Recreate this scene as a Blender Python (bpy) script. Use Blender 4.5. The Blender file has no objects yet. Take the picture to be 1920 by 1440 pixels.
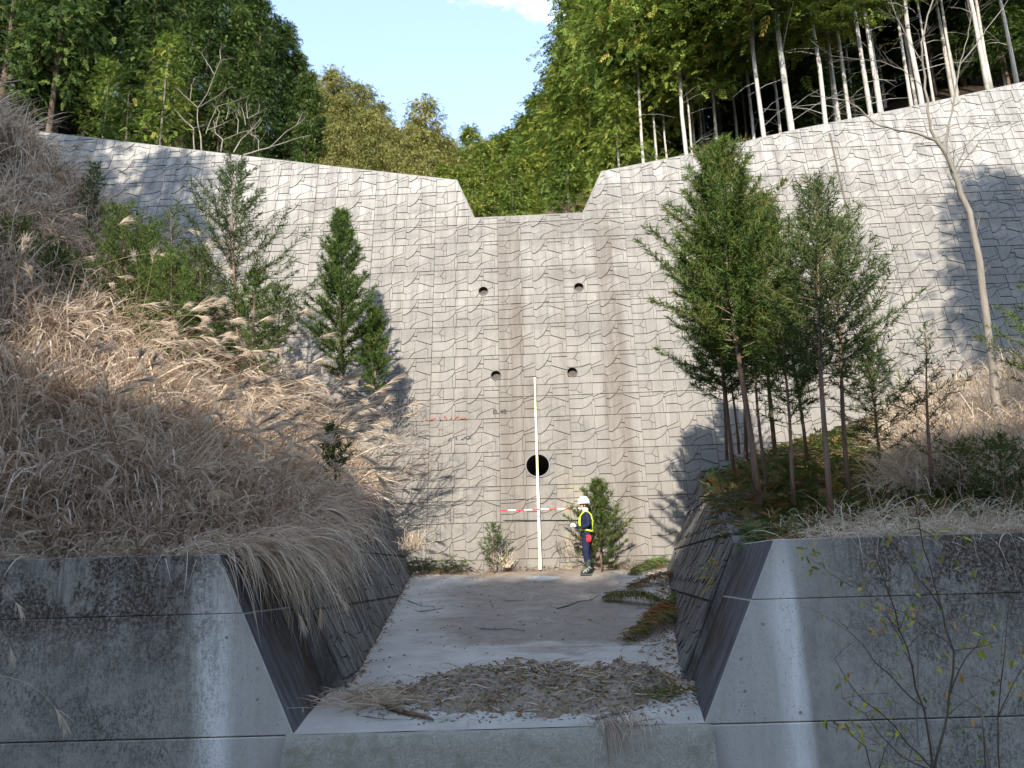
import bpy, bmesh, math, random
import numpy as np
from mathutils import Vector, Matrix, noise
from mathutils.geometry import delaunay_2d_cdt
sc = bpy.context.scene
C = sc.collection
R = math.radians
# ------------------------------------------------------------------ camera
F = 1480.0; PITCH = .2335; ROLL = .02659
fw = np.array([0, math.cos(PITCH), math.sin(PITCH)])
r0 = np.array([1., 0, 0]); up0 = np.array([0, -math.sin(PITCH), math.cos(PITCH)])
rt = math.cos(ROLL)*r0 - math.sin(ROLL)*up0
up = math.sin(ROLL)*r0 + math.cos(ROLL)*up0
cd = bpy.data.cameras.new('camera'); cam = bpy.data.objects.new('camera', cd); C.objects.link(cam)
cd.sensor_width = 36; cd.lens = F/1920*36; cd.clip_end = 2000; cd.clip_start = .05
cam.matrix_world = Matrix(((rt[0], up[0], -fw[0], 0), (rt[1], up[1], -fw[1], 0), (rt[2], up[2], -fw[2], 0), (0, 0, 0, 1)))
sc.camera = cam
# ------------------------------------------------------------------ light
SUN_EL = R(26); SUN_AZ = R(9)      # sun behind the camera, a little to the left
SUN_STRENGTH = 2.35; SKY = .15; EXPOSURE = 2.0
to_sun = Vector((-math.sin(SUN_AZ)*math.cos(SUN_EL), -math.cos(SUN_AZ)*math.cos(SUN_EL), math.sin(SUN_EL)))
w = bpy.data.worlds.new('World'); sc.world = w; w.use_nodes = True
nt = w.node_tree; nt.nodes.clear()
def N(nt, t, **k):
    n = nt.nodes.new(t)
    for a, b in k.items():
        if a.startswith('i_'):
            n.inputs[int(a[2:]) if a[2:].isdigit() else a[2:].replace('_', ' ')].default_value = b
        else: setattr(n, a, b)
    return n
sky = N(nt, 'ShaderNodeTexSky', sky_type='NISHITA', sun_disc=False, sun_elevation=SUN_EL,
        sun_rotation=math.atan2(to_sun.x, to_sun.y), altitude=500, air_density=1.0, dust_density=.6, ozone_density=1.0)
bg = N(nt, 'ShaderNodeBackground'); bg.inputs[1].default_value = SKY
wo = N(nt, 'ShaderNodeOutputWorld')
tc = N(nt, 'ShaderNodeTexCoord')
cn = N(nt, 'ShaderNodeTexNoise'); cn.inputs['Scale'].default_value = 3.2; cn.inputs['Detail'].default_value = 7; cn.inputs['Roughness'].default_value = .62
cr = N(nt, 'ShaderNodeMapRange'); cr.inputs[1].default_value = .63; cr.inputs[2].default_value = .8; cr.inputs[4].default_value = .75
mp = N(nt, 'ShaderNodeMapping'); mp.inputs['Scale'].default_value = (1, .6, 2.6); mp.inputs['Location'].default_value = (.33, .1, .42)
mx = N(nt, 'ShaderNodeMix', data_type='RGBA'); mx.inputs['B'].default_value = (5.6, 5.9, 6.2, 1)
L = nt.links.new
L(tc.outputs['Generated'], mp.inputs[0]); L(mp.outputs[0], cn.inputs['Vector']); L(cn.outputs['Fac'], cr.inputs[0])
hz_ = N(nt, 'ShaderNodeMix', data_type='RGBA'); hz_.inputs['Factor'].default_value = .22; hz_.inputs['B'].default_value = (1.8, 1.9, 1.9, 1)
L(sky.outputs[0], hz_.inputs['A']); L(cr.outputs[0], mx.inputs['Factor']); L(hz_.outputs['Result'], mx.inputs['A']); L(mx.outputs['Result'], bg.inputs[0]); L(bg.outputs[0], wo.inputs[0])
sl = bpy.data.lights.new('sun', 'SUN'); sl.energy = SUN_STRENGTH; sl.angle = R(.53); sl.color = (1, .93, .82)
so = bpy.data.objects.new('sun', sl); C.objects.link(so)
so.rotation_euler = to_sun.to_track_quat('Z', 'Y').to_euler()
sc.view_settings.view_transform = 'Standard'; sc.view_settings.look = 'None'
sc.view_settings.exposure = EXPOSURE; sc.view_settings.gamma = 1
sc.render.engine = 'CYCLES'

def ray(x, y): return fw + rt*(x-960)/F - up*(y-720)/F
def at(x, y, Y):
    d = ray(x, y); return Vector(d*Y/d[1])
def proj(p):
    p = np.array(p); d = p@fw
    return 960+F*(p@rt)/d, 720-F*(p@up)/d
rng = np.random.default_rng(7); random.seed(7)

# ------------------------------------------------------------------ object helpers
def tag(o, label=None, cat=None, group=None, kind=None):
    for k, v in (('label', label), ('category', cat), ('group', group), ('kind', kind)):
        if v: o[k] = v
    return o
def empty(name, loc=(0, 0, 0), rz=0):
    o = bpy.data.objects.new(name, None); C.objects.link(o); o.location = loc; o.rotation_euler = (0, 0, rz)
    o.empty_display_size = .2; return o
def link(name, me, parent=None, mats=None):
    if mats is not None:
        for m in (mats if isinstance(mats, (list, tuple)) else [mats]): me.materials.append(m)
    o = bpy.data.objects.new(name, me); C.objects.link(o)
    if parent is not None: o.parent = parent
    return o
def me_np(name, V, T, tint=None, smooth=False, mat_idx=None):
    """mesh from numpy arrays: V (n,3), T (m,3) triangles or (m,4) quads, tint per face"""
    V = np.asarray(V, dtype=np.float32); T = np.asarray(T, dtype=np.int32)
    me = bpy.data.meshes.new(name); k = T.shape[1]
    me.vertices.add(len(V)); me.vertices.foreach_set('co', V.ravel())
    me.loops.add(T.size); me.loops.foreach_set('vertex_index', T.ravel())
    me.polygons.add(len(T)); me.polygons.foreach_set('loop_start', np.arange(0, T.size, k, dtype=np.int32))
    try: me.polygons.foreach_set('loop_total', np.full(len(T), k, dtype=np.int32))
    except Exception: pass
    if smooth: me.polygons.foreach_set('use_smooth', np.ones(len(T), dtype=bool))
    if mat_idx is not None: me.polygons.foreach_set('material_index', np.asarray(mat_idx, dtype=np.int32))
    me.update(calc_edges=True)
    if tint is not None:
        a = me.attributes.new('tint', 'FLOAT', 'FACE'); a.data.foreach_set('value', np.asarray(tint, dtype=np.float32))
    return me
class MB:
    """small mesh builder; collects polygons"""
    def __init__(s): s.v = []; s.f = []; s.t = []; s.m = []
    def add(s, vs, fs, tint=0., mi=0):
        n = len(s.v); s.v += [tuple(v) for v in vs]; s.f += [tuple(i+n for i in f) for f in fs]
        s.t += [tint]*len(fs); s.m += [mi]*len(fs)
    def box(s, lo, hi, tint=0., M=None, mi=0):
        x0, y0, z0 = lo; x1, y1, z1 = hi
        vs = [(x0, y0, z0), (x1, y0, z0), (x1, y1, z0), (x0, y1, z0), (x0, y0, z1), (x1, y0, z1), (x1, y1, z1), (x0, y1, z1)]
        if M is not None: vs = [tuple(M@Vector(v)) for v in vs]
        s.add(vs, [(0, 3, 2, 1), (4, 5, 6, 7), (0, 1, 5, 4), (1, 2, 6, 5), (2, 3, 7, 6), (3, 0, 4, 7)], tint, mi)
    def tube(s, pts, rad, n=6, tint=0., cap=True, mi=0):
        pts = [Vector(p) for p in pts]; k = len(pts); vs = []
        if not hasattr(rad, '__len__'): rad = [rad]*k
        prev = None
        for i, p in enumerate(pts):
            d = (pts[min(i+1, k-1)]-pts[max(i-1, 0)])
            d = d.normalized() if d.length > 1e-9 else Vector((0, 0, 1))
            a = prev if prev is not None else (Vector((1, 0, 0)) if abs(d.x) < .8 else Vector((0, 1, 0)))
            a = (a-d*a.dot(d)); a = a.normalized() if a.length > 1e-6 else d.orthogonal().normalized()
            b = d.cross(a); prev = a
            for j in range(n):
                t = 2*math.pi*j/n; vs.append(tuple(p+(a*math.cos(t)+b*math.sin(t))*rad[i]))
        fs = [(i*n+j, i*n+(j+1) % n, (i+1)*n+(j+1) % n, (i+1)*n+j) for i in range(k-1) for j in range(n)]
        if cap: fs += [tuple(range(n-1, -1, -1)), tuple((k-1)*n+j for j in range(n))]
        s.add(vs, fs, tint, mi)
    def lathe(s, prof, n=16, c=(0, 0, 0), tint=0., sx=1, sy=1, mi=0):
        vs = [(c[0]+r*math.cos(2*math.pi*j/n)*sx, c[1]+r*math.sin(2*math.pi*j/n)*sy, c[2]+z) for r, z in prof for j in range(n)]
        fs = [(i*n+j, i*n+(j+1) % n, (i+1)*n+(j+1) % n, (i+1)*n+j) for i in range(len(prof)-1) for j in range(n)]
        s.add(vs, fs, tint, mi)
    def mesh(s, name, smooth=False):
        me = bpy.data.meshes.new(name); me.from_pydata(s.v, [], s.f); me.update()
        if smooth: me.polygons.foreach_set('use_smooth', [True]*len(s.f))
        me.polygons.foreach_set('material_index', s.m)
        a = me.attributes.new('tint', 'FLOAT', 'FACE'); a.data.foreach_set('value', s.t)
        return me
    def build(s, name, mats, parent=None, smooth=False): return link(name, s.mesh(name, smooth), parent, mats)
def attach(o, parent, Mw=None):
    """parent o to an unrotated Empty, keeping Mw as its world matrix"""
    o.parent = parent; o.matrix_parent_inverse = Matrix.Identity(4)
    o.matrix_basis = Matrix.Translation(-parent.location) @ (Mw if Mw is not None else Matrix.Identity(4)); return o
def copy_tree(o, parent=None):
    c = o.copy(); C.objects.link(c)
    if parent is not None: c.parent = parent
    for ch in list(o.children): copy_tree(ch, c)
    return c

# ------------------------------------------------------------------ materials
class Mat:
    def __init__(s, name, rough=.9, spec=.3):
        s.m = bpy.data.materials.new(name); s.m.use_nodes = True; s.nt = s.m.node_tree
        s.b = s.nt.nodes['Principled BSDF']; s.out = s.nt.nodes['Material Output']
        s.b.inputs['Roughness'].default_value = rough; s.b.inputs['Specular IOR Level'].default_value = spec
        s.geo = N(s.nt, 'ShaderNodeNewGeometry'); s.pos = s.geo.outputs['Position']
    def l(s, a, b): s.nt.links.new(a, b)
    def mapping(s, scale, loc=(0, 0, 0), rot=(0, 0, 0), src=None):
        n = N(s.nt, 'ShaderNodeMapping'); n.inputs['Scale'].default_value = scale; n.inputs['Location'].default_value = loc
        n.inputs['Rotation'].default_value = rot; s.l(src or s.pos, n.inputs[0]); return n.outputs[0]
    def noise(s, scale, detail=5, rough=.6, vec=None, dist=0):
        n = N(s.nt, 'ShaderNodeTexNoise'); n.inputs['Scale'].default_value = scale; n.inputs['Detail'].default_value = detail
        n.inputs['Roughness'].default_value = rough; n.inputs['Distortion'].default_value = dist
        s.l(vec or s.pos, n.inputs['Vector']); return n.outputs['Fac']
    def rng(s, v, a, b, c=0., d=1., smooth=False):
        n = N(s.nt, 'ShaderNodeMapRange'); n.clamp = True
        if smooth: n.interpolation_type = 'SMOOTHSTEP'
        s.l(v, n.inputs[0])
        for i, x in zip((1, 2, 3, 4), (a, b, c, d)): n.inputs[i].default_value = x
        return n.outputs[0]
    def mix(s, fac, a, b, mode='MIX'):
        n = N(s.nt, 'ShaderNodeMix', data_type='RGBA', blend_type=mode)
        for key, v in (('Factor', fac), ('A', a), ('B', b)):
            if isinstance(v, (int, float)): n.inputs[key].default_value = v
            elif isinstance(v, tuple): n.inputs[key].default_value = v+(1,) if len(v) == 3 else v
            else: s.l(v, n.inputs[key])
        return n.outputs['Result']
    def math(s, op, a, b=0.):
        n = N(s.nt, 'ShaderNodeMath', operation=op)
        for i, v in enumerate((a, b)):
            if isinstance(v, (int, float)): n.inputs[i].default_value = v
            else: s.l(v, n.inputs[i])
        return n.outputs[0]
    def attr(s, name='tint'):
        n = N(s.nt, 'ShaderNodeAttribute'); n.attribute_name = name; return n.outputs['Fac']
    def objrand(s): return N(s.nt, 'ShaderNodeObjectInfo').outputs['Random']
    def sep(s, v=None):
        n = N(s.nt, 'ShaderNodeSeparateXYZ'); s.l(v or s.pos, n.inputs[0]); return n.outputs
    def ramp(s, v, stops):
        n = N(s.nt, 'ShaderNodeValToRGB'); e = n.color_ramp.elements
        while len(e) < len(stops): e.new(.5)
        for el, (p, c) in zip(e, stops): el.position = p; el.color = c+(1,)
        s.l(v, n.inputs[0]); return n.outputs[0]
    def color(s, c):
        if isinstance(c, tuple): s.b.inputs['Base Color'].default_value = c+(1,)
        else: s.l(c, s.b.inputs['Base Color'])
        return s
    def bump(s, h, strength=.4, dist=.01):
        n = N(s.nt, 'ShaderNodeBump'); n.inputs['Strength'].default_value = strength; n.inputs['Distance'].default_value = dist
        s.l(h, n.inputs['Height']); s.l(n.outputs[0], s.b.inputs['Normal']); return s
    def leaf(s, col, trans=.35):
        s.color(col); t = N(s.nt, 'ShaderNodeBsdfTranslucent'); s.l(col, t.inputs[0]) if not isinstance(col, tuple) else None
        if isinstance(col, tuple): t.inputs[0].default_value = col+(1,)
        m = N(s.nt, 'ShaderNodeMixShader'); m.inputs[0].default_value = trans
        s.l(s.b.outputs[0], m.inputs[1]); s.l(t.outputs[0], m.inputs[2]); s.l(m.outputs[0], s.out.inputs[0]); return s
def plain(name, c, rough=.8, spec=.3, var=.12):
    m = Mat(name, rough, spec); n = m.noise(9, 4); f = m.rng(n, .3, .7, 1-var, 1+var)
    v = N(m.nt, 'ShaderNodeVectorMath', operation='SCALE'); v.inputs[0].default_value = c; m.l(f, v.inputs['Scale'])
    m.color(v.outputs[0]); return m.m
M = {}
DY = .04792
# dam concrete
m = Mat('dam_concrete', .92, .2)
mv = m.mapping((1, 1, 1), rot=(0, 0, DY))
big = m.noise(.45, 4, .6, mv); fine = m.noise(26, 6, .7); med = m.noise(3.2, 6, .65, mv)
streak = m.noise(1, 5, .65, m.mapping((5.5, .4, .42), rot=(0, 0, DY)))
xs, ys, zs = m.sep(mv)
base = m.mix(m.rng(m.attr(), 0, 1), (.27, .255, .23), (.43, .405, .365))
base = m.mix(m.rng(med, .35, .7), base, m.mix(.5, base, (.22, .215, .205)), 'MIX')
base = m.mix(m.rng(m.noise(.9, 6, .7, m.mapping((1, 1, 1.6), rot=(0, 0, DY))), .44, .64, 0, .5), base, (.2, .195, .19))
base = m.mix(m.math('MULTIPLY', m.rng(streak, .42, .62), .72), base, (.17, .16, .148))
# grimy bands under the lift joints and the darker, damp lower half
band = m.noise(1, 4, .6, m.mapping((.35, .35, 1.15), rot=(0, 0, DY)))
grime = m.math('MULTIPLY', m.rng(band, .5, .62), m.rng(zs, 12.4, 10.4, 0, 1))
base = m.mix(m.math('MULTIPLY', m.math('MULTIPLY', grime, m.rng(fine, .36, .55)), .75), base, (.11, .105, .10))
low = m.math('MULTIPLY', m.rng(zs, 11.2, 9.8, .0, 1), m.rng(zs, 9.5, -.5, .5, .85))
base = m.mix(low, base, (.185, .17, .15))
# run-off stains below both sides of the spillway notch
for cx, wd in ((-.95, .55), (1.75, .5), (.3, .35)):
    g = m.math('ABSOLUTE', m.math('SUBTRACT', xs, cx)); g = m.rng(g, wd, wd*.35, 0, 1, True)
    g = m.math('MULTIPLY', g, m.rng(zs, 10.3, 9.2, 0, 1)); g = m.math('MULTIPLY', g, m.rng(streak, .36, .56, .35, 1))
    base = m.mix(m.math('MULTIPLY', g, .6 if cx != .3 else .3), base, (.125, .105, .085))
# lime and moss run below the big pipe
g = m.rng(m.math('ABSOLUTE', m.math('SUBTRACT', xs, .55)), .5, .12, 0, 1, True)
g = m.math('MULTIPLY', g, m.rng(zs, 2.4, 2.2, 0, 1)); g = m.math('MULTIPLY', g, m.rng(m.noise(7, 5), .42, .6))
base = m.mix(m.math('MULTIPLY', g, .7), base, (.27, .24, .16))
base = m.mix(m.rng(fine, .55, .75, 0, .6), base, (.10, .095, .09))
blot = m.math('MULTIPLY', m.rng(m.noise(1.7, 8, .78, mv), .52, .6), m.rng(m.noise(.33, 3, .5, mv), .45, .62))
base = m.mix(m.math('MULTIPLY', blot, .55), base, (.12, .115, .11))
for px_, pz_, pr_ in ((-.79, 7.4, .2), (1.84, 7.4, .2), (-.46, 4.9, .2), (1.54, 4.9, .2)):
    g = m.math('MULTIPLY', m.rng(m.math('ABSOLUTE', m.math('SUBTRACT', xs, px_)), pr_, pr_*.3, 0, 1, True), m.math('MULTIPLY', m.rng(zs, pz_+.05, pz_-.05), m.rng(zs, pz_-2.6, pz_-.3)))
    base = m.mix(m.math('MULTIPLY', g, m.rng(streak, .3, .6, .15, .6)), base, (.12, .10, .085))
m.color(base).bump(fine, .5, .012); M['dam'] = m.m
m = Mat('dam_joint', .95, .1); m.color(m.mix(m.noise(3, 3), (.09, .075, .06), (.16, .14, .12))); M['joint'] = m.m
# front wall concrete: grey with dark pits, brown upper stains, pale streaks
m = Mat('front_concrete', .88, .25)
x_, y_, z_ = m.sep(); fine = m.noise(34, 6, .72); med = m.noise(2.2, 6, .6)
base = m.mix(m.rng(med, .3, .7), (.315, .288, .25), (.445, .41, .362))
base = m.mix(m.rng(m.noise(11, 5, .7), .35, .7, 0, .5), base, (.22, .215, .20))
vs_ = m.noise(1, 5, .7, m.mapping((7, 7, .7)))
base = m.mix(m.rng(vs_, .5, .72, 0, .5), base, (.47, .44, .40))
def pale_streak(cxtop, cxbot, wl, wr, amt):  # pale sloping bands near the opening, soft on one side
    c = m.rng(z_, .27, -1.6, cxtop, cxbot); d = m.math('SUBTRACT', x_, c)
    a = m.rng(d, -wl, 0, 0, 1, True); b = m.rng(d, wr*.3, wr, 1, 0, True)
    return m.math('MULTIPLY', m.math('MULTIPLY', a, b), m.math('MULTIPLY', m.rng(z_, .27, -.5, .3, amt), m.rng(m.noise(1, 4, .6, m.mapping((9, 9, 1.2))), .25, .55, .55, 1)))
base = m.mix(pale_streak(-3.25, -2.75, .45, 1.3, .85), base, (.54, .515, .475))
base = m.mix(pale_streak(-3.36, -3.22, .24, .34, 1), base, (.84, .81, .77))
base = m.mix(pale_streak(2.72, 2.35, 1.1, .62, .85), base, (.54, .515, .475))
base = m.mix(pale_streak(2.84, 2.88, .30, .17, 1), base, (.84, .81, .77))
pitv = m.mapping((1, 1, .5)); pits = m.noise(38, 3, .75, pitv); dens = m.noise(1.2, 3, .5)
edge = m.math('ABSOLUTE', m.math('SUBTRACT', x_, .2))
farfromedge = m.rng(edge, 3.0, 4.0, 0, 1)
pit2 = m.noise(85, 2, .6, pitv); patch = m.rng(m.noise(2.6, 5, .75), .44, .60, .0, 1)
pits = m.math('ADD', m.math('MULTIPLY', pits, .62), m.math('MULTIPLY', pit2, .38))
dirty = m.math('MULTIPLY', m.math('MULTIPLY', m.rng(pits, .485, .545), m.rng(patch, 0, 1, .45, 1)), m.math('MULTIPLY', m.rng(edge, 3.0, 3.9, .10, 1), m.rng(dens, .3, .55, .35, 1)))
base = m.mix(m.math('MULTIPLY', dirty, .88), base, (.075, .07, .06))
base = m.mix(m.math('MULTIPLY', m.rng(m.noise(1.3, 6, .7), .45, .66), m.rng(edge, 3.0, 4.2, 0, .6)), base, (.14, .13, .112))
top = m.math('MULTIPLY', m.rng(m.noise(1, 7, .8, m.mapping((1.9, 1.9, 1.5))), .44, .51), m.rng(z_, -1.05, -.35, 0, 1))
top = m.math('MULTIPLY', top, m.math('MULTIPLY', m.rng(edge, 3.1, 3.8, 0, 1), m.rng(m.noise(24, 6, .85), .44, .52)))
speck = m.math('MULTIPLY', m.rng(m.noise(70, 3, .7, pitv), .60, .66), m.rng(m.noise(5, 4, .7), .4, .6, .25, 1))
base = m.mix(m.math('MULTIPLY', speck, .75), base, (.06, .056, .05))
base = m.mix(m.math('MULTIPLY', m.rng(m.noise(1, 5, .75, m.mapping((9, 9, .45))), .52, .62), m.math('MULTIPLY', m.rng(z_, -1.3, .2, .05, .7), m.rng(edge, 2.9, 3.6, 0, 1))), base, (.12, .115, .105))
base = m.mix(m.math('MULTIPLY', top, .93), base, (.055, .036, .024))
m.color(base).bump(m.mix(.5, fine, pits), .55, .012); M['front'] = m.m
# algae-dark side walls
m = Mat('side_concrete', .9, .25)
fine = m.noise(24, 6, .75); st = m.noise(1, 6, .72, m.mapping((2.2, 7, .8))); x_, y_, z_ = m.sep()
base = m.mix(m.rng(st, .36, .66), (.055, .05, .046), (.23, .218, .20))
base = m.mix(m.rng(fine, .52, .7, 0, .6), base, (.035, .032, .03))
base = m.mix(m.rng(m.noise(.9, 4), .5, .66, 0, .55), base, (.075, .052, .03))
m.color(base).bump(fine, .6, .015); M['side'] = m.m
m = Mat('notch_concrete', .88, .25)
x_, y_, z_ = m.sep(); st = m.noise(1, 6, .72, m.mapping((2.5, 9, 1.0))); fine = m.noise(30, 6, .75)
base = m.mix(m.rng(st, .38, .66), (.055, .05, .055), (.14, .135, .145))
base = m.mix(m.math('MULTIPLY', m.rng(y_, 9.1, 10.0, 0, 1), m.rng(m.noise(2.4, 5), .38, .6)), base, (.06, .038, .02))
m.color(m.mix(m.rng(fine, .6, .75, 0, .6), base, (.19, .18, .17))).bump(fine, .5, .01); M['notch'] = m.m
# channel floor
m = Mat('channel_floor_concrete', .85, .3)
x_, y_, z_ = m.sep(); silt = m.noise(1, 5, .6, m.mapping((.55, .8, 1)), .4); fine = m.noise(40, 6, .75); grit = m.noise(120, 3, .8)
conc = m.mix(m.rng(m.noise(2, 5), .35, .65), (.40, .372, .33), (.52, .485, .44))
brown = m.mix(m.rng(m.noise(5, 6, .7), .3, .7), (.20, .17, .14), (.31, .27, .23))
inner = m.math('MULTIPLY', m.rng(m.math('ABSOLUTE', m.math('SUBTRACT', x_, m.rng(y_, 9, 19, .25, .7))), 2.7, 1.6, 0, 1, True), m.rng(y_, 10.9, 11.7, 0, 1, True))
wob = m.math('MULTIPLY', m.math('SUBTRACT', m.noise(1, 6, .7, m.mapping((.9, 2.2, 1)), .8), .5), 3.2)
inner = m.math('MULTIPLY', m.rng(m.math('ABSOLUTE', m.math('SUBTRACT', x_, m.rng(y_, 9, 19, .25, .7))), 3.0, 1.2, 0, 1), m.rng(m.math('ADD', y_, wob), 11.0, 12.6, 0, 1))
f1 = m.rng(m.math('ADD', m.math('MULTIPLY', inner, .62), m.math('ADD', silt, m.math('MULTIPLY', m.math('SUBTRACT', m.noise(4.5, 8, .8), .5), .55))), .74, 1.08, 0, 1)
base = m.mix(f1, conc, brown)
# spot of clean concrete where water from the pipe lands
dx = m.math('SUBTRACT', x_, .56); dy = m.math('SUBTRACT', y_, 18.0)
rr = m.math('ADD', m.math('MULTIPLY', dx, dx), m.math('MULTIPLY', m.math('MULTIPLY', dy, dy), 1.2))
base = m.mix(m.math('MULTIPLY', m.rng(m.math('ADD', rr, m.math('MULTIPLY', m.math('SUBTRACT', m.noise(5, 5, .7), .5), .3)), .2, .02, 0, 1, True), .7), base, (.55, .57, .57))
far = m.math('MULTIPLY', m.rng(y_, 18.3, 18.9, 0, .8), m.rng(m.noise(6, 5), .4, .6)); base = m.mix(far, base, (.2, .12, .06))
base = m.mix(m.rng(grit, .64, .74, 0, .7), base, (.1, .085, .07))
m.color(base).bump(m.mix(.5, fine, grit), .4, .008); M['floor'] = m.m
# gravelly sill face
m = Mat('sill_concrete', .9, .25); g = m.noise(48, 5, .8)
base = m.mix(m.rng(g, .3, .7), (.19, .175, .14), (.48, .445, .37)); base = m.mix(m.rng(m.noise(6, 4), .5, .68, 0, .4), base, (.12, .14, .07))
m.color(base).bump(g, .7, .015); M['sill'] = m.m
m = Mat('soil', .95, .1); g = m.noise(14, 6, .8); base = m.mix(m.rng(g, .35, .7), (.07, .05, .032), (.16, .12, .08))
base = m.mix(m.rng(m.noise(1.1, 4), .5, .65, 0, .6), base, (.05, .06, .025)); m.color(base).bump(g, .8, .04); M['soil'] = m.m
m = Mat('debris_soil', .95, .15); g = m.noise(30, 6, .8); base = m.mix(m.rng(g, .35, .7), (.20, .155, .115), (.46, .39, .31)); base = m.mix(m.rng(m.noise(3.2, 6, .75), .45, .6), base, m.mix(m.rng(g, .4, .6), (.14, .10, .06), (.34, .25, .16)))
m.color(base).bump(g, .9, .02); M['debris'] = m.m
m = Mat('moss', .95, .1); g = m.noise(40, 5, .8); base = m.mix(m.rng(g, .35, .7), (.03, .035, .012), (.11, .09, .04)); m.color(base).bump(g, .8, .02); M['moss'] = m.m
m = Mat('forest_floor', .95, .1); g = m.noise(5, 6, .8); m.color(m.mix(m.rng(g, .3, .7), (.012, .010, .007), (.045, .03, .02))).bump(g, .8, .05); M['forest_floor'] = m.m
# foliage
def foliage(name, stops, trans=.3, rough=.7):
    m = Mat(name, rough, .25); t = m.math('ADD', m.attr(), m.math('MULTIPLY', m.math('SUBTRACT', m.objrand(), .5), .28))
    m.leaf(m.ramp(t, stops), trans); return m.m
M['grass'] = foliage('dry_grass', [(0, (.30, .205, .135)), (.3, (.52, .40, .29)), (.6, (.70, .58, .45)), (.85, (.82, .72, .61)), (1, (.26, .27, .10))], .42)
M['plume'] = foliage('pampas_plume', [(0, (.56, .45, .34)), (1, (.74, .64, .52))], .45)
M['cedar'] = foliage('cedar_needles', [(0, (.038, .07, .014)), (.45, (.075, .125, .025)), (.8, (.13, .19, .038)), (1, (.19, .12, .04))], .28)
M['cedar_grey'] = foliage('dull_cedar_needles', [(0, (.035, .062, .018)), (.6, (.08, .12, .032)), (.9, (.15, .18, .05)), (1, (.20, .12, .05))], .25)
M['hinoki'] = foliage('cypress_sprays', [(0, (.055, .09, .018)), (.35, (.12, .18, .03)), (.7, (.24, .29, .045)), (1, (.33, .27, .06))], .3)
M['sugi'] = foliage('tawny_cedar_sprays', [(0, (.09, .10, .024)), (.45, (.22, .22, .06)), (.85, (.32, .285, .09)), (1, (.38, .26, .11))], .3)
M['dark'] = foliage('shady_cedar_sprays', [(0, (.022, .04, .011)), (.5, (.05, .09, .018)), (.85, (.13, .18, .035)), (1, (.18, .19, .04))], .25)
M['fern'] = foliage('ground_ferns', [(0, (.055, .09, .022)), (.45, (.12, .16, .04)), (.7, (.28, .18, .065)), (1, (.34, .15, .055))], .3)
M['dead'] = foliage('dead_sprays', [(0, (.14, .12, .04)), (.5, (.24, .16, .06)), (1, (.31, .13, .055))], .25)
M['yellow'] = foliage('yellow_leaves', [(0, (.22, .24, .04)), (.5, (.42, .36, .05)), (1, (.45, .22, .08))], .4)
def bark(name, a, b):
    m = Mat(name, .9, .2); n = m.noise(1, 6, .7, m.mapping((14, 14, 1.6))); n2 = m.noise(1.4, 4)
    m.color(m.mix(m.rng(n2, .5, .7, 0, .5), m.mix(m.rng(n, .3, .7), a, b), (.12, .12, .09))).bump(n, .6, .01); return m.m
M['bark_pale'] = bark('pale_bark', (.26, .23, .2), (.50, .47, .43)); M['bark_dark'] = bark('dark_bark', (.08, .055, .04), (.17, .12, .09))
M['bark_red'] = bark('reddish_bark', (.14, .085, .06), (.27, .18, .135)); M['bark_grey'] = bark('grey_bark', (.14, .12, .10), (.26, .235, .20))
M['twig'] = bark('twig_bark', (.07, .04, .03), (.15, .095, .07)); M['deadwood'] = bark('bleached_wood', (.16, .135, .11), (.30, .265, .22))
M['pipe'] = plain('pipe_rim', (.17, .172, .172), .8); M['bore'] = plain('pipe_bore', (.085, .07, .06), .9)
M['stone'] = plain('pebble', (.27, .25, .23), .9, .3, .4)
M['white'] = plain('white_paint', (.80, .80, .78), .45, .4, .03); M['red'] = plain('red_paint', (.62, .035, .03), .45, .4, .05)
M['yellow_paint'] = plain('cream_yellow_paint', (.80, .72, .34), .45, .4, .04)
M['helmet'] = plain('helmet_plastic', (.78, .79, .84), .3, .5, .03); M['navy'] = plain('navy_cloth', (.013, .017, .045), .85, .2, .3)
M['hivis'] = plain('hivis_tape', (.62, .80, .05), .5, .3, .05); M['skin'] = plain('skin', (.48, .27, .19), .6, .4, .05)
M['cloth_white'] = plain('white_cloth', (.72, .68, .66), .85, .2, .08); M['red_cloth'] = plain('red_cloth', (.62, .03, .05), .8, .2, .1)
M['boot'] = plain('boot_rubber', (.025, .04, .035), .55, .4, .2); M['reflect'] = plain('grey_reflective_trim', (.5, .5, .48), .4, .5, .05)
M['hair'] = plain('hair', (.02, .015, .012), .7); M['graffiti_red'] = plain('red_spray_paint', (.33, .07, .05), .8, .2, .3); M['graffiti_blue'] = plain('blue_black_spray_paint', (.06, .08, .11), .8, .2, .3)
M['ink'] = plain('black_stencil_paint', (.05, .045, .04), .8)

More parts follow.
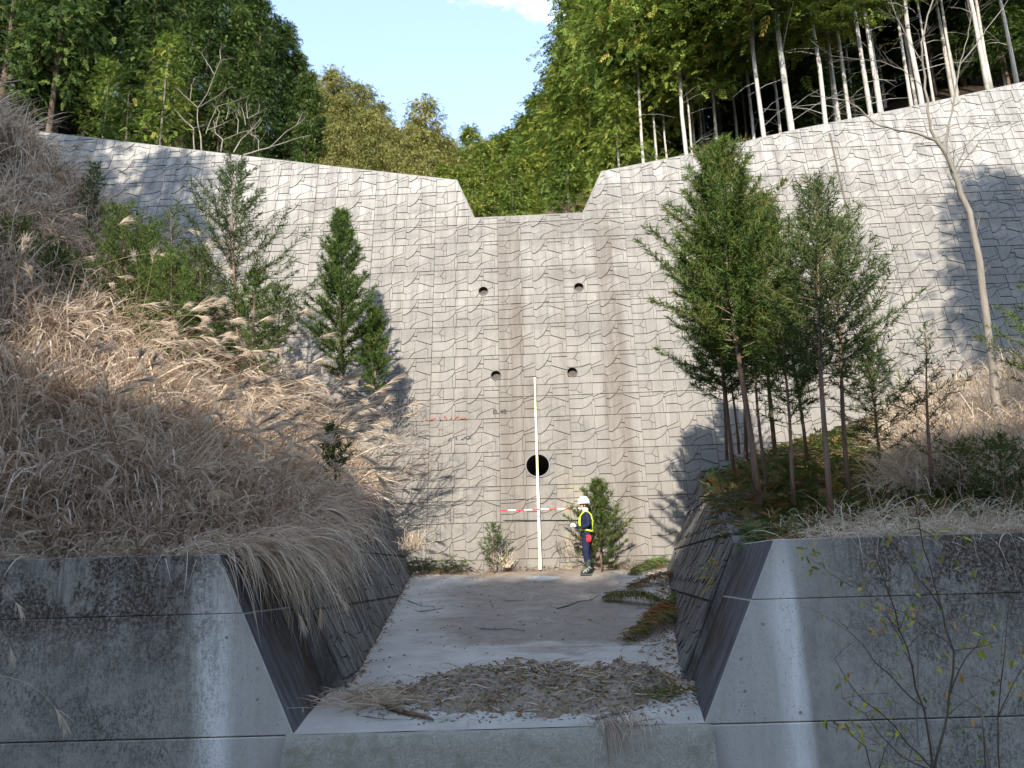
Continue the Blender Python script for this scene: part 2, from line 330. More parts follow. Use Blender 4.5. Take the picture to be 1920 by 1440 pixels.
# ================================================================== THE DAM
DD = 19.18242; BAT = .18384; U0 = -.3763; V0 = 1.19323; SB = math.sqrt(1+BAT*BAT)
dU = Vector((math.cos(DY), -math.sin(DY), 0)); dN = Vector((math.sin(DY), math.cos(DY), 0))
dV = (Vector((0, 0, 1))+dN*BAT)/SB; dW = dU.cross(dV)          # dW points out of the face
dO = Vector((0, DD, 0))
def dpt(u, v, o=0.): return dO+dU*u+dV*v+dW*o
def frame(o, X, Y, Z): return Matrix(((X.x, Y.x, Z.x, o.x), (X.y, Y.y, Z.y, o.y), (X.z, Y.z, Z.z, o.z), (0, 0, 0, 1)))
PW, PH = 1.8, .9
MOTIF = [[(0, .21), (.094, .21), (.102, .197), (.147, .05), (.16, 0)], [(.102, .197), (.151, .285), (.19, .289)], [(.19, 0), (.19, .48)],
 [(.141, .285), (.141, .48)], [(0, .48), (.2, .48), (.33, .39)], [(.342, 0), (.342, .40)], [(.33, .39), (.355, .43), (.515, .28)],
 [(.355, .43), (.34, .52)], [(.34, .52), (.43, .47), (.525, .43)], [(.50, 0), (.50, .29)], [(.533, 0), (.533, .735)],
 [(0, .78), (.175, .79), (.25, .73), (.32, .60)], [(.16, .79), (.16, 1)], [(.32, .60), (.34, .52)], [(.32, .6), (.32, 1)],
 [(.34, .52), (.363, .57), (.363, 1)], [(.363, .735), (.525, .735), (.572, .79), (.58, 1)], [(.572, .79), (.65, .75), (.745, .65)],
 [(.533, .5), (.572, .525), (.65, .41), (.70, .27), (.74, .12), (.75, 0)], [(.70, .24), (.77, .27)], [(.77, 0), (.77, .40)],
 [(.66, .41), (.77, .40), (.98, .56), (1, .54)], [(.745, .41), (.745, .82)], [(.665, 1), (.70, .88), (.735, .82), (.905, .68)],
 [(.915, .53), (.915, .69)], [(.905, .68), (.945, .72), (.945, 1)], [(.945, .58), (.945, .72)], [(.77, .12), (1, .12)], [(.90, 0), (.90, .12)]]
def panel_components(outline=None, holes=(), lift=None, gw=.0072, gap=.006, seed=0):
    """real relief of one cast panel: returns list of stones, each (top verts 3d, faces)"""
    vs = []; faces = []
    def poly(p):
        n = len(vs); vs.extend(Vector(q) for q in p); faces.append(list(range(n, n+len(p))))
    poly([(gap, gap), (PW-gap, gap), (PW-gap, PH-gap), (gap, PH-gap)])
    nout = 0
    if outline is not None: poly(outline); nout = 1
    nh = len(holes)
    for (cx, cy, r) in holes: poly([(cx+r*math.cos(2*math.pi*k/24), cy+r*math.sin(2*math.pi*k/24)) for k in range(24)])
    rr = random.Random(5)
    lines = [[(a*PW, (1-b)*PH) for a, b in l] for l in MOTIF]
    if lift is not None: lines.append([(0, lift), (.9, lift+.004), (1.8, lift-.003)])
    for l in lines:
        for (a, b), (c, d) in zip(l[:-1], l[1:]):
            a += rr.uniform(-.001, .001); d += rr.uniform(-.001, .001)
            dx, dy = c-a, d-b; ln = math.hypot(dx, dy); dx /= ln; dy /= ln
            g = gw*(1.0 if abs(dy) < .9 else .7); e = gw*.6
            a2, b2, c2, d2 = a-dx*e, b-dy*e, c+dx*e, d+dy*e
            poly([(a2-dy*g, b2+dx*g), (c2-dy*g, d2+dx*g), (c2+dy*g, d2-dx*g), (a2+dy*g, b2-dx*g)][::-1])
    ov, oe, of, _, _, ids = delaunay_2d_cdt(vs, [], faces, 0, 1e-6, True)
    tris = []
    for f, idl in zip(of, ids):
        s_ = set(idl)
        if 0 not in s_ or (nout and 1 not in s_): continue
        if any(i > nout for i in s_): continue
        tris.append(tuple(f))
    # connected components
    par = list(range(len(tris)))
    def find(i):
        while par[i] != i: par[i] = par[par[i]]; i = par[i]
        return i
    em = {}
    for i, t in enumerate(tris):
        for a, b in ((t[0], t[1]), (t[1], t[2]), (t[2], t[0])):
            k = (min(a, b), max(a, b))
            if k in em: par[find(i)] = find(em[k])
            else: em[k] = i
    comps = {}
    for i, t in enumerate(tris): comps.setdefault(find(i), []).append(t)
    out = []
    for ts in comps.values():
        area = 0; cx = cy = 0
        for t in ts:
            a, b, c = (ov[i] for i in t); A = abs((b.x-a.x)*(c.y-a.y)-(b.y-a.y)*(c.x-a.x))/2
            area += A; cx += A*(a.x+b.x+c.x)/3; cy += A*(a.y+b.y+c.y)/3
        if area < .0006: continue
        cx /= area; cy /= area
        h = random.Random(int(round(cx*7))*131+int(round(cy*7))+seed)
        z0 = h.uniform(.004, .02); ta = h.uniform(-.018, .018); tb = h.uniform(-.06, -.0); tint = h.random()
        cnt = {}
        for t in ts:
            for a, b in ((t[0], t[1]), (t[1], t[2]), (t[2], t[0])): cnt[(a, b)] = 1
        idx = {}; V = []
        def vid(i, lvl):
            if (i, lvl) not in idx:
                p = ov[i]; idx[(i, lvl)] = len(V)
                z = (max(-.008, min(.036, z0+ta*(p.x-cx)+tb*(p.y-cy)))) if lvl else -.016
                V.append((p.x, p.y, z))
            return idx[(i, lvl)]
        Fc = []
        for t in ts:
            a, b, c = (ov[i] for i in t)
            if (b.x-a.x)*(c.y-a.y)-(b.y-a.y)*(c.x-a.x) < 0: t = (t[0], t[2], t[1])
            Fc.append(tuple(vid(i, 1) for i in t))
            for a, b in ((t[0], t[1]), (t[1], t[2]), (t[2], t[0])):
                if (b, a) not in cnt and ((a, b) in cnt) and em_count(tris_edges_for(ts, cnt), a, b):
                    Fc.append((vid(b, 1), vid(a, 1), vid(a, 0), vid(b, 0)))
        out.append((V, Fc, tint))
    return out
def tris_edges_for(ts, cnt): return cnt
def em_count(c, a, b): return True
BED = -.013
def panel_mesh(name, comps, bed=True, outline_bed=None):
    mb = MB()
    if bed: mb.add([(0.002, .002, BED), (PW-.002, .002, BED), (PW-.002, PH-.002, BED), (.002, PH-.002, BED)], [(0, 1, 2, 3)], 0, 1)
    for V, Fc, t in comps: mb.add(V, Fc, t, 0)
    return mb.mesh(name)
# outline of the dam face in (u, v)
DAM_TOP = [(-19, 15.1), (-13.93, 14.06), (-5.09, 12.24), (-1.57, 11.55), (-1.04, 10.17), (2.07, 10.17), (2.69, 11.60), (5.11, 12.03), (8.64, 12.80), (11.87, 13.39), (15.46, 14.13), (20, 15.07)]
DAM_OUT = [(-19, -.9)]+DAM_TOP+[(20, -.9)]
PIPES = [(-.79, 7.68, .125), (1.84, 7.67, .125), (-.46, 5.11, .128), (1.54, 5.12, .128), (.565, 2.60, .285)]
dam = tag(empty('concrete_dam', dO), 'tall sunlit concrete dam cast with a stone pattern, with a notch in its crest', 'dam')
dam_M = frame(dO, dU, dV, dW)
def dam_child(o, Mw=None): return attach(o, dam, Mw if Mw is not None else dam_M)
# body with pipe openings
def dam_body():
    vs = []; faces = []
    def poly(p): n = len(vs); vs.extend(Vector(q) for q in p); faces.append(list(range(n, n+len(p))))
    poly(DAM_OUT[::-1])
    for (cx, cy, r) in PIPES: poly([(cx+r*math.cos(2*math.pi*k/24), cy+r*math.sin(2*math.pi*k/24)) for k in range(24)])
    ov, oe, of, _, _, ids = delaunay_2d_cdt(vs, [], faces, 0, 1e-6, True)
    mb = MB(); Z = -.028
    fs = [tuple(f) for f, i in zip(of, ids) if list(i) == [0]]
    fs2 = []
    for t in fs:
        a, b, c = (ov[i] for i in t)
        fs2.append(t if (b.x-a.x)*(c.y-a.y)-(b.y-a.y)*(c.x-a.x) > 0 else (t[0], t[2], t[1]))
    mb.add([(p.x, p.y, Z) for p in ov], fs2)
    n = len(DAM_OUT)
    back = [(u, v, Z-(2.2 if v > 0 else 6)) for u, v in DAM_OUT]
    # crest slopes back level: extrude into the hill along the horizontal
    hb = Vector((0, 0, 0))
    hx = dN; inv = dam_M.inverted().to_3x3(); d = inv@(hx*2.0)
    vsb = [(u, v, Z) for u, v in DAM_OUT]+[(u+d.x, v+d.y, Z+d.z) for u, v in DAM_OUT]
    mb.add(vsb, [(i+1, i, i+n, i+1+n) if i+1 < n else (0, i, i+n, n) for i in range(n)])
    mb.add([(u+d.x, v+d.y, Z+d.z) for u, v in DAM_OUT], [tuple(range(n))])
    return mb.mesh('dam_body')
dam_child(link('dam_body', dam_body(), mats=M['dam']))
def point_in_top(u, v): 
    for (a, b), (c, d) in zip(DAM_TOP[:-1], DAM_TOP[1:]):
        if a <= u <= c: return v < b+(d-b)*(u-a)/(c-a)-.05
    return False
def smooth(t): t = max(0., min(1., t)); return t*t*(3-2*t)
def lerp(a, b, t): return a+(b-a)*max(0., min(1., t))
# ---- ground heights
def floor_z(Y): return -1.57+(Y-8.75)*.1532 if Y > 8.75 else -1.57
def baseL(Y): return lerp(-2.10, -2.49, (Y-10.28)/9.0)
def baseR(Y): return lerp(1.97, 3.53, (Y-10.28)/8.73)
def topz(Y): return lerp(.30, 2.42, (Y-10.28)/9.3)
def edgeL(Y): return baseL(Y)-(topz(Y)-floor_z(Y))*.5-.02
def edgeR(Y): return baseR(Y)+(topz(Y)-floor_z(Y))*.46+.02
def bankL(x, Y):
    d = max(0., edgeL(Y)-.3-x); k = .08+.94*max(0., min(1., (Y-9.4)/9.2))**.75
    z = topz(Y)-.08+d*k
    return z+noise.noise(Vector((x*.7, Y*.7, 3)))*.22*min(1, d)*min(1, max(0, Y-9.4))
def bankR(x, Y):
    d = max(0., x-edgeR(Y)-.3); k = .03+.28*max(0., min(1., (Y-10)/8.5))
    z = topz(Y)-.08+d*k
    return z+noise.noise(Vector((x*.7, Y*.7, 9)))*.2*min(1, d)*min(1, max(0, Y-9.6))
# ---- panels
full = {}
def full_comps(lift):
    if lift not in full: full[lift] = panel_components(lift=lift)
    return full[lift]
LIFT = {3: .58, 6: .64, 9: .6, 12: .62, 0: .55, -1: None}
full_me = {}
stone_me = {}
def sub(poly, u, v): return [(a-u, b-v) for a, b in poly]
MARG = [(-18.9, -.8)]+[(a+(.05 if (i == 4 or i == 3) and False else 0), b-.055) for i, (a, b) in enumerate(DAM_TOP)]+[(19.9, -.8)]
# keep the coping strip clear on the notch flanks too
MARG[4] = (-1.60, 11.50); MARG[5] = (-1.10, 10.115); MARG[6] = (2.13, 10.115); MARG[7] = (2.73, 11.545)
npan = 0; pans = []
for j in range(-2, 16):
    for i in range(-9, 11):
        u = U0+1.8*i; v = V0+.9*j
        if u > 9.0-1.8+.2: u += .22*0
        if not any(point_in_top(a, b) for a in (u+.1, u+.9, u+1.7) for b in (v+.1, v+.8)): continue
        uc = u+.9; p = dpt(uc, v+.9)
        # wholly behind the banks: the photograph shows nothing of it
        if uc < -3.5 and p.z < bankL(p.x+.6, 19.4)-.3: continue
        if uc > 5.0 and p.z < bankR(p.x-.9, 18.6)-.5: continue
        px, py = proj(dpt(uc, v+.45))
        if px < -140 or px > 2080 or py < -60: continue
        pans.append((i, j, u, v, px, py))
pans.sort(key=lambda t: (t[3] > .9 and 1 or 0)*0+abs(t[4]-1010)/140+abs(t[5]-930)/66*.9)
nstones = 0
for k, (i, j, u, v, px, py) in enumerate(pans):
    lift = LIFT.get(j); u1, v1 = u+PW, v+PH
    inside = all(point_in_top(a, b+.06) for a in (u, (u+u1)/2, u1) for b in (v, v1)) and v > -.8
    holes = [(a-u, b-v, r+.02) for a, b, r in PIPES if u-r-.03 < a < u1+r+.03 and v-r-.03 < b < v1+r+.03]
    # corners of the notch can cut a panel even when its own corners are inside
    jx = random.Random(i*91+j*17)
    T = dam_M@Matrix.Translation((u+jx.uniform(-.002, .002), v, jx.uniform(0, .004)))
    if inside and not holes:
        comps = full_comps(lift)
        if nstones+len(comps) <= 296 and v > 0:
            o = dam_child(link('wall_panel', panel_mesh('wall_panel', []), mats=[M['dam'], M['joint']]), T)
            key = ('bed')
            if lift not in stone_me:
                stone_me[lift] = []
                for V, Fc, t in comps:
                    mb = MB(); mb.add(V, Fc, t); me = mb.mesh('stone'); me.materials.append(M['dam']); stone_me[lift].append(me)
            for me in stone_me[lift]:
                s = bpy.data.objects.new('stone', me); C.objects.link(s); s.parent = o
            nstones += len(comps)
            continue
        if lift not in full_me:
            full_me[lift] = panel_mesh('wall_panel', comps)
            for q in (M['dam'], M['joint']): full_me[lift].materials.append(q)
        o = bpy.data.objects.new('wall_panel', full_me[lift]); C.objects.link(o); dam_child(o, T)
    else:
        comps = panel_components(outline=sub(MARG[::-1], u, v), holes=holes, lift=lift)
        if not comps: continue
        dam_child(link('wall_panel', panel_mesh('wall_panel', comps, bed=False), mats=[M['dam'], M['joint']]), T)
    npan += 1
print('panels', len(pans), 'stones', nstones)
# pipes in the face
for (cx, cy, r) in PIPES:
    mb = MB(); n = 28
    prof = [(r*1.0, -.02), (r*1.0, .035), (r*1.09, .036), (r*1.11, .028), (r*1.11, -.02)]
    mb.lathe(prof[::-1] if False else prof, n, (cx, cy, 0)); rim = mb.build('drain_pipe', M['pipe'], smooth=False); dam_child(rim)
    mb = MB(); mb.lathe([(r*.985, .03), (r*.985, -1.9 if r > .2 else -.10), (0.001, -1.9 if r > .2 else -.10)], n, (cx, cy, 0)); b = mb.build('pipe_bore', M['bore']); b.parent = rim
# crack of the vertical joint on the right wing
mb = MB(); 
for a in range(24):
    v_ = 4.6+a*.36
    if point_in_top(9.45, v_+.4): mb.box((9.43, v_, .015), (9.475, v_+.36, .043))
o = mb.build('vertical_joint', M['joint']); dam_child(o)
# paint marks
def strokes(name, mat, u0, v0, wd, ht, n, seed, th=.011):
    rr = random.Random(seed); mb = MB()
    for k in range(n):
        if rr.random() < .15: continue
        x = u0+wd*(k+rr.random()*.6)/n; y = v0+rr.uniform(-.3, .3)*ht-.1*ht*k/n
        a = (x, y); b = (x+rr.uniform(-.04, .07), y+rr.uniform(-.5, 1.2)*ht*.7); c = (b[0]+rr.uniform(0, .05), y+rr.uniform(-.2, .4)*ht)
        for p, q in ((a, b), (b, c)):
            dx, dy = q[0]-p[0], q[1]-p[1]; l = math.hypot(dx, dy) or 1; nx, ny = -dy/l*th, dx/l*th
            mb.box((0, 0, 0), (1, 1, 1), 0, Matrix(((dx, nx*2, 0, p[0]-nx), (dy, ny*2, 0, p[1]-ny), (0, 0, .004, .043), (0, 0, 0, 1))))
    o = mb.build(name, mat); dam_child(o)
strokes('paint_scrawl', M['graffiti_red'], -2.3, 3.92, 1.1, .11, 12, 3)
strokes('paint_scrawl', M['graffiti_blue'], -1.75, 3.38, .6, .10, 7, 8)
tcv = bpy.data.curves.new('stencil_text', 'FONT'); tcv.body = 'EL.40'; tcv.size = .16; tcv.extrude = .002
to = bpy.data.objects.new('stencil', tcv); C.objects.link(to); bpy.context.view_layer.update()
tm = bpy.data.meshes.new_from_object(to); bpy.data.objects.remove(to)
dam_child(link('stencil_text', tm, mats=M['ink']), dam_M@Matrix.Translation((-.55, 4.02, .045)))

# ================================================================== CHANNEL
# floor slab, front edge bulges slightly
mb = MB(); nx, ny = 24, 40; vs = []
for b in range(ny+1):
    Y = 8.745+(19.45-8.745)*b/ny
    xl = lerp(-2.35, -2.25, (Y-8.75)/1.6) if Y < 10.35 else baseL(Y)-.05; xr = lerp(1.88, 2.0, (Y-8.75)/1.6) if Y < 10.35 else baseR(Y)+.05
    if Y < 10.35: xl -= .05; xr += .05
    for a in range(nx+1):
        x = lerp(xl, xr, a/nx); vs.append((x, Y, floor_z(Y)+noise.noise(Vector((x*.8, Y*.8, 0)))*.012))
mb.add(vs, [(b*(nx+1)+a, b*(nx+1)+a+1, (b+1)*(nx+1)+a+1, (b+1)*(nx+1)+a) for b in range(ny) for a in range(nx)])
tag(mb.build('channel_floor', M['floor'], smooth=True), kind='structure')
# sill face below the floor edge, battered forward, rounded lip
mb = MB(); prof = [(8.746, -1.573), (8.70, -1.578), (8.66, -1.60), (8.60, -1.72), (8.25, -3.2)]; vs = []
nx = 30
for a in range(nx+1):
    x = lerp(-2.42, 1.95, a/nx)
    for (yy, zz) in prof: vs.append((x, yy-.02*math.sin(a/nx*math.pi)+noise.noise(Vector((x*2, zz*3, 1)))*.012, zz+noise.noise(Vector((x*3, yy*3, 5)))*.01))
q = len(prof); mb.add(vs, [(a*q+b, a*q+b+1, (a+1)*q+b+1, (a+1)*q+b) for a in range(nx) for b in range(q-1)])
tag(mb.build('channel_sill', M['sill'], smooth=True), kind='structure')

# front walls: big blocks either side of the opening
def front_wall(side, label):
    t = tag(empty('front_wall', (side*5, 8.75, -3.2)), label, 'wall')
    if side < 0: xb, xt, bb, bt, xo = -2.355, -3.235, -2.27, -3.10, -13
    else: xb, xt, bb, bt, xo = 1.895, 2.80, 1.985, 2.86, 13
    zt, zj, zb = .27, -1.585, -3.3
    def blk(z0, z1, y0, y1, name, mat):
        def X(z, f): # inner edge at height
            k = (z-(-1.57))/(zt+1.57)
            return (xb+(xt-xb)*k, bb+(bt-bb)*k)[f]
        if z0 < -1.7:   # the lift below the floor level is straight
            xi = [(xb, xb), (xb, xb)]
        else: xi = [(X(z0, 0), X(z0, 1)), (X(z1, 0), X(z1, 1))]
        mb = MB(); n = 16; vs = []
        ys = (y0-.004*0, y1)
        zb_ = z0; 
        v = [(xi[0][0], y0, z0), (xo, y0, z0), (xo, y1, z0), (xi[0][1], y1, z0), (xi[1][0], y0, z1), (xo, y0, z1), (xo, y1, z1), (xi[1][1], y1, z1)]
        if side < 0: fs = [(0, 1, 2, 3), (4, 7, 6, 5), (1, 0, 4, 5), (0, 3, 7, 4), (3, 2, 6, 7), (2, 1, 5, 6)]
        else: fs = [(0, 3, 2, 1), (4, 5, 6, 7), (0, 1, 5, 4), (3, 0, 4, 7), (2, 3, 7, 6), (1, 2, 6, 5)]
        bm = bmesh.new(); bv = [bm.verts.new(p) for p in v]
        for k, f in enumerate(fs):
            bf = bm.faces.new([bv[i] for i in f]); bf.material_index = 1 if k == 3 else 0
        bm.normal_update()
        bmesh.ops.recalc_face_normals(bm, faces=bm.faces[:])
        bmesh.ops.bevel(bm, geom=bm.edges[:], offset=.008, segments=1, affect='EDGES')
        me = bpy.data.meshes.new(name); bm.to_mesh(me); bm.free()
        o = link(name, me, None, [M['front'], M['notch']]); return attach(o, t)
    blk(-.356, zt, 8.75, 10.28, 'concrete_lift', None)
    blk(zj+.004, -.360, 8.7515, 10.28, 'concrete_lift', None)
    blk(-3.3, zj-.006, 8.742, 10.28, 'concrete_lift', None)
    # joint fillers a little back
    mb = MB(); mb.box((min(xo, side*3.1), 8.78, -.40), (max(xo, side*3.1), 9.2, -.32)); mb.box((min(xo, side*2.5), 8.79, zj-.05), (max(xo, side*2.5), 9.2, zj+.04))
    attach(mb.build('joint_filler', M['joint']), t)
    # plugged form-tie holes
    rr = random.Random(side+4); mb0 = MB(); mb0.lathe([(.0, .004), (.016, .003), (.018, 0)], 14)
    me = mb0.mesh('tie_plug'); me.materials.append(M['sill'])
    pts = [(at(x, y, 8.75).x, at(x, y, 8.75).z) for x, y in (((338, 1313), (483, 1253), (183, 1316), (333, 1255), (425, 1195), (483, 1311)) if side < 0 else ((1430, 1170), (1390, 1235), (1397, 1296), (1501, 1336), (1870, 1296), (1826, 1156), (1620, 1290)))]
    for x, z in pts:
        o = bpy.data.objects.new('tie_plug', me); C.objects.link(o)
        attach(o, t, Matrix.Translation((x, 8.7495, z)) @ Matrix.Rotation(R(90), 4, 'X'))
    return t
front_wall(-1, 'stained grey concrete front wall left of the opening, dry grass along its top')
front_wall(1, 'stained grey concrete front wall right of the opening, behind the yellow-leaved shrub')

# side walls with the same cast pattern
def side_wall(side, label):
    if side < 0: A = Vector((-2.10, 10.285, 0)); B = Vector((-2.50, 19.6, 0)); s = .5
    else: A = Vector((3.60, 19.4, 0)); B = Vector((1.985, 10.285, 0)); s = .46
    X = (B-A).normalized(); outw = Vector((X.y, -X.x, 0))*(-1)      # away from the channel
    if (outw.x > 0) != (side > 0): outw = -outw
    # base line given at the sloping floor: shift so the face passes through it at mean floor height
    Yv = (Vector((0, 0, 1))+outw*s)/math.sqrt(1+s*s); Z = X.cross(Yv)
    Ln = (B-A).length; q = math.sqrt(1+s*s)
    o0 = Vector(A); 
    # z of the base at both ends
    Mw = frame(A-outw*s*0, X, Yv, Z)
    def z_at(u): return A.y+X.y*u
    # face leans: x offset at height z is s*(z-floor); tilt the frame so that the base follows the floor line
    fa, fb = floor_z(A.y), floor_z(B.y)
    A2 = A-outw*s*(-fa)*-1*-1 if False else A+outw*(-fa)*s
    B2 = B+outw*(-fb)*s
    X = (B2-A2); Ln = X.length; X.normalize(); ow = Vector((-X.y, X.x, 0)); ow = ow if (ow.x > 0) == (side > 0) else -ow
    Yv = (Vector((0, 0, 1))+ow*s)/q; Z = X.cross(Yv)
    Mw = frame(A2, X, Yv, Z)
    bot = [(0, (fa-.25)*q), (Ln, (fb-.25)*q)]
    tops = [(Ln*k/8, topz(A2.y+X.y*Ln*k/8)*q) for k in range(9)]
    t = tag(empty('side_wall', A2), label, 'wall')
    def child(o, T): attach(o, t, T)
    mb = MB(); ol = bot+tops[::-1]; n = len(ol)
    d = Mw.inverted().to_3x3()@(ow*.55)
    mb.add([(a, b, -.028) for a, b in ol], [tuple(range(n))])
    mb.add([(a, b, -.028) for a, b in ol]+[(a+d.x, b+d.y, -.028+d.z) for a, b in ol], [((i+1) % n, i, i+n, (i+1) % n+n) for i in range(n)])
    o = mb.build('wall_body', M['side']); child(o, Mw)
    ma = [(a, b-.02) for a, b in ol]
    cl = [bot[0], bot[1]]+[(a, b-.03) for a, b in tops[::-1]]
    # lift joints of this wall follow z; panels are 0.9 high
    for j in range(-3, 4):
        for i in range(0, 6):
            u = i*1.8-.4; v = .42*q+j*.9*1.02
            if u > Ln: continue
            if v > max(b for a, b in tops): continue
            comps = panel_components(outline=sub(cl, u, v), gw=.007, gap=.006 if j % 2 else .012, seed=side)
            if not comps: continue
            for V, Fc, tt in comps:
                pass
            comps = [([(x, y, z*(.8 if z > 0 else 1)) for x, y, z in V], Fc, tt) for V, Fc, tt in comps]
            child(link('wall_panel', panel_mesh('wall_panel', comps, bed=False), mats=[M['side'], M['joint']]), Mw@Matrix.Translation((u, v, 0)))
    return t, Mw, Ln
SWL = side_wall(-1, 'dark algae-stained leaning side wall on the left of the channel')
SWR = side_wall(1, 'dark algae-stained leaning side wall on the right of the channel')

# ================================================================== GROUND
def grid_mesh(name, xs, ys, fz, mat):
    nx, ny = len(xs), len(ys); V = np.array([(x, y, fz(x, y)) for y in ys for x in xs])
    T = [(b*nx+a, b*nx+a+1, (b+1)*nx+a+1, (b+1)*nx+a) for b in range(ny-1) for a in range(nx-1)]
    return tag(link(name, me_np(name, V, T, smooth=True), mats=mat), kind='structure')
# banks: parametrised from the wall edge outwards
def bank(side, name):
    ys = np.linspace(9.9, 20.6, 44); ds = np.concatenate([[0], np.cumsum(np.linspace(.12, .9, 34))]); V = []
    for Y in ys:
        for d in ds:
            Yc = min(Y, 19.4)
            if side < 0: x = edgeL(Yc)-.12-d; z = bankL(x, Yc)+max(0, Y-19.4)*.3
            else: x = edgeR(Yc)+.12+d; z = bankR(x, Yc)+max(0, Y-19.4)*.3
            V.append((x, Y, z))
    n = len(ds); T = [(b*n+a, b*n+a+1, (b+1)*n+a+1, (b+1)*n+a) if side > 0 else (b*n+a+1, b*n+a, (b+1)*n+a, (b+1)*n+a+1) for b in range(len(ys)-1) for a in range(n-1)]
    tag(link(name, me_np(name, np.array(V), T, smooth=True), mats=M['soil']), kind='structure')
bank(-1, 'bank'); bank(1, 'bank')
def front_ground(x, y):
    z = -1.75 if y < 3 else lerp(-1.75, -3.0, (y-3)/4)
    if y < -4: z += (-4-y)*.12
    z += max(0, abs(x)-6)*.12
    return z+noise.noise(Vector((x*.3, y*.3, 2)))*.25
grid_mesh('ground', np.linspace(-60, 60, 61), np.linspace(-70, 8.9, 50), front_ground, M['soil'])
# valley behind the dam
def topline(u):
    for (a, b), (c, d) in zip(DAM_TOP[:-1], DAM_TOP[1:]):
        if a <= u <= c: return (b+(d-b)*(u-a)/(c-a))/SB
    return 14.6
def valley(x, y):
    z = 9.2+.30*(y-22)+.0016*(y-22)**2
    xc = .4-.02*(y-22)
    dR = max(0, x-xc-2.2); dL = max(0, xc-2.4-x)
    near = max(0, min(1, (y-22)/10)); dL = min(dL, 11)+max(0, dL-11)*.15; dR = min(dR, 15)+max(0, dR-15)*.2
    z += dR*lerp(.30, .62, near)+dL*lerp(.26, .80, near)
    return z+noise.noise(Vector((x*.15, y*.15, 0)))*.9*near
grid_mesh('valley_floor', np.linspace(-90, 90, 91), np.concatenate([np.linspace(21.9, 40, 20), np.linspace(42, 170, 40)]), valley, M['forest_floor'])
grid_mesh('far_ground', np.linspace(-900, 900, 25), np.linspace(-900, 900, 25), lambda x, y: -8. if math.hypot(x, y) < 120 else -8+min(60, (math.hypot(x, y)-120)*.12), M['forest_floor'])

# ================================================================== FOREST TREES
def rot_to(ax, roll):
    """per-instance rotation matrices: x axis -> ax (n,3), with a roll"""
    ax = ax/np.linalg.norm(ax, axis=1, keepdims=True)
    ref = np.tile(np.array([0, 0, 1.]), (len(ax), 1)); ref[np.abs(ax[:, 2]) > .95] = (1, 0, 0)
    b = np.cross(ref, ax); b /= np.linalg.norm(b, axis=1, keepdims=True); c = np.cross(ax, b)
    cr, sr = np.cos(roll)[:, None], np.sin(roll)[:, None]
    return np.stack([ax, b*cr+c*sr, -b*sr+c*cr], axis=2)
def spray_template(n=5, wid=.11, droop=.25):
    V = []; T = []
    def dia(p, d, l, w_):
        p = np.array(p); d = np.array(d)/np.linalg.norm(d); s = np.cross(d, [0, 0, 1.]); s /= np.linalg.norm(s); k = len(V)
        V.extend([p, p+d*l*.45+s*w_, p+d*l+np.array([0, 0, -.12*l]), p+d*l*.45-s*w_]); T.extend([(k, k+1, k+2), (k, k+2, k+3)])
    for i in range(n):
        t = .08+.8*i/(n-1); p = (t, 0, -droop*t*t)
        for sg in (-1, 1): dia(p, (.75, sg*(.75-.25*t), -.25+.2*(i % 2)), .42*(1-.45*t), wid*.55)
    dia((.8, 0, -droop*.64), (1, 0, -.3), .3, wid*.5)
    return np.array(V), np.array(T)
SPR = spray_template(5, .12)
def place(tmpl, pos, ax, roll, scale, tint):
    V, T = tmpl; Rm = rot_to(ax, roll); P = np.einsum('nij,vj->nvi', Rm, V)*scale[:, None, None]+pos[:, None, :]
    n, k = len(pos), len(V); TT = (T[None]+(np.arange(n)*k)[:, None, None]).reshape(-1, 3)
    return P.reshape(-1, 3), TT, np.repeat(tint, len(T))
def crown_mesh(name, seed, H, cb, Rr, nb, per, size, shape='cone', clump=.42, droop=.35):
    g = np.random.default_rng(seed); pos = []; ax = []; sc_ = []; tn = []
    limbs = []
    for b in range(nb):
        q = g.random()**.85; h = cb+(1-cb)*q
        if shape == 'cone': rm = Rr*((1-q)**.65*.92+.09)*min(1, .55+q*4)
        elif shape == 'round': rm = Rr*math.sqrt(max(0.02, 1-(2*q-.85)**2/1.35))
        else: rm = Rr*(.9-.5*q)*min(1, .6+q*3)
        rm *= g.uniform(.6, 1.12)
        az = g.uniform(0, 2*math.pi); e = g.uniform(-.15, .45)
        d = np.array([math.cos(az), math.sin(az), e]); base = np.array([0, 0, h*H])
        tip = base+d*rm; btint = g.uniform(-.14, .14); limbs.append((base*1, tip-d*rm*.25))
        n = max(4, int(per*(.5+.7*rm/Rr)))
        t = g.uniform(.35, 1, n)**.7; off = g.normal(0, clump, (n, 3))*np.array([1, 1, .62])*(.5+.6*rm/Rr)
        p = base+d*rm*t[:, None]+off; p[:, 2] -= droop*rm*t*t*.35
        a = d[None]*np.array([1, 1, .2])+g.normal(0, .55, (n, 3)); a[:, 2] -= g.uniform(.0, .8, n)*droop*2
        pos.append(p); ax.append(a); sc_.append(g.uniform(.65, 1.25, n)*size); tn.append(np.clip(.42+btint+g.normal(0, .16, n)+(g.random(n) > .96)*.5, 0, 1))
    V, T, t = place(SPR, np.concatenate(pos), np.concatenate(ax), g.uniform(-.9, .9, sum(map(len, pos))), np.concatenate(sc_), np.concatenate(tn))
    return me_np(name, V, T, t), limbs
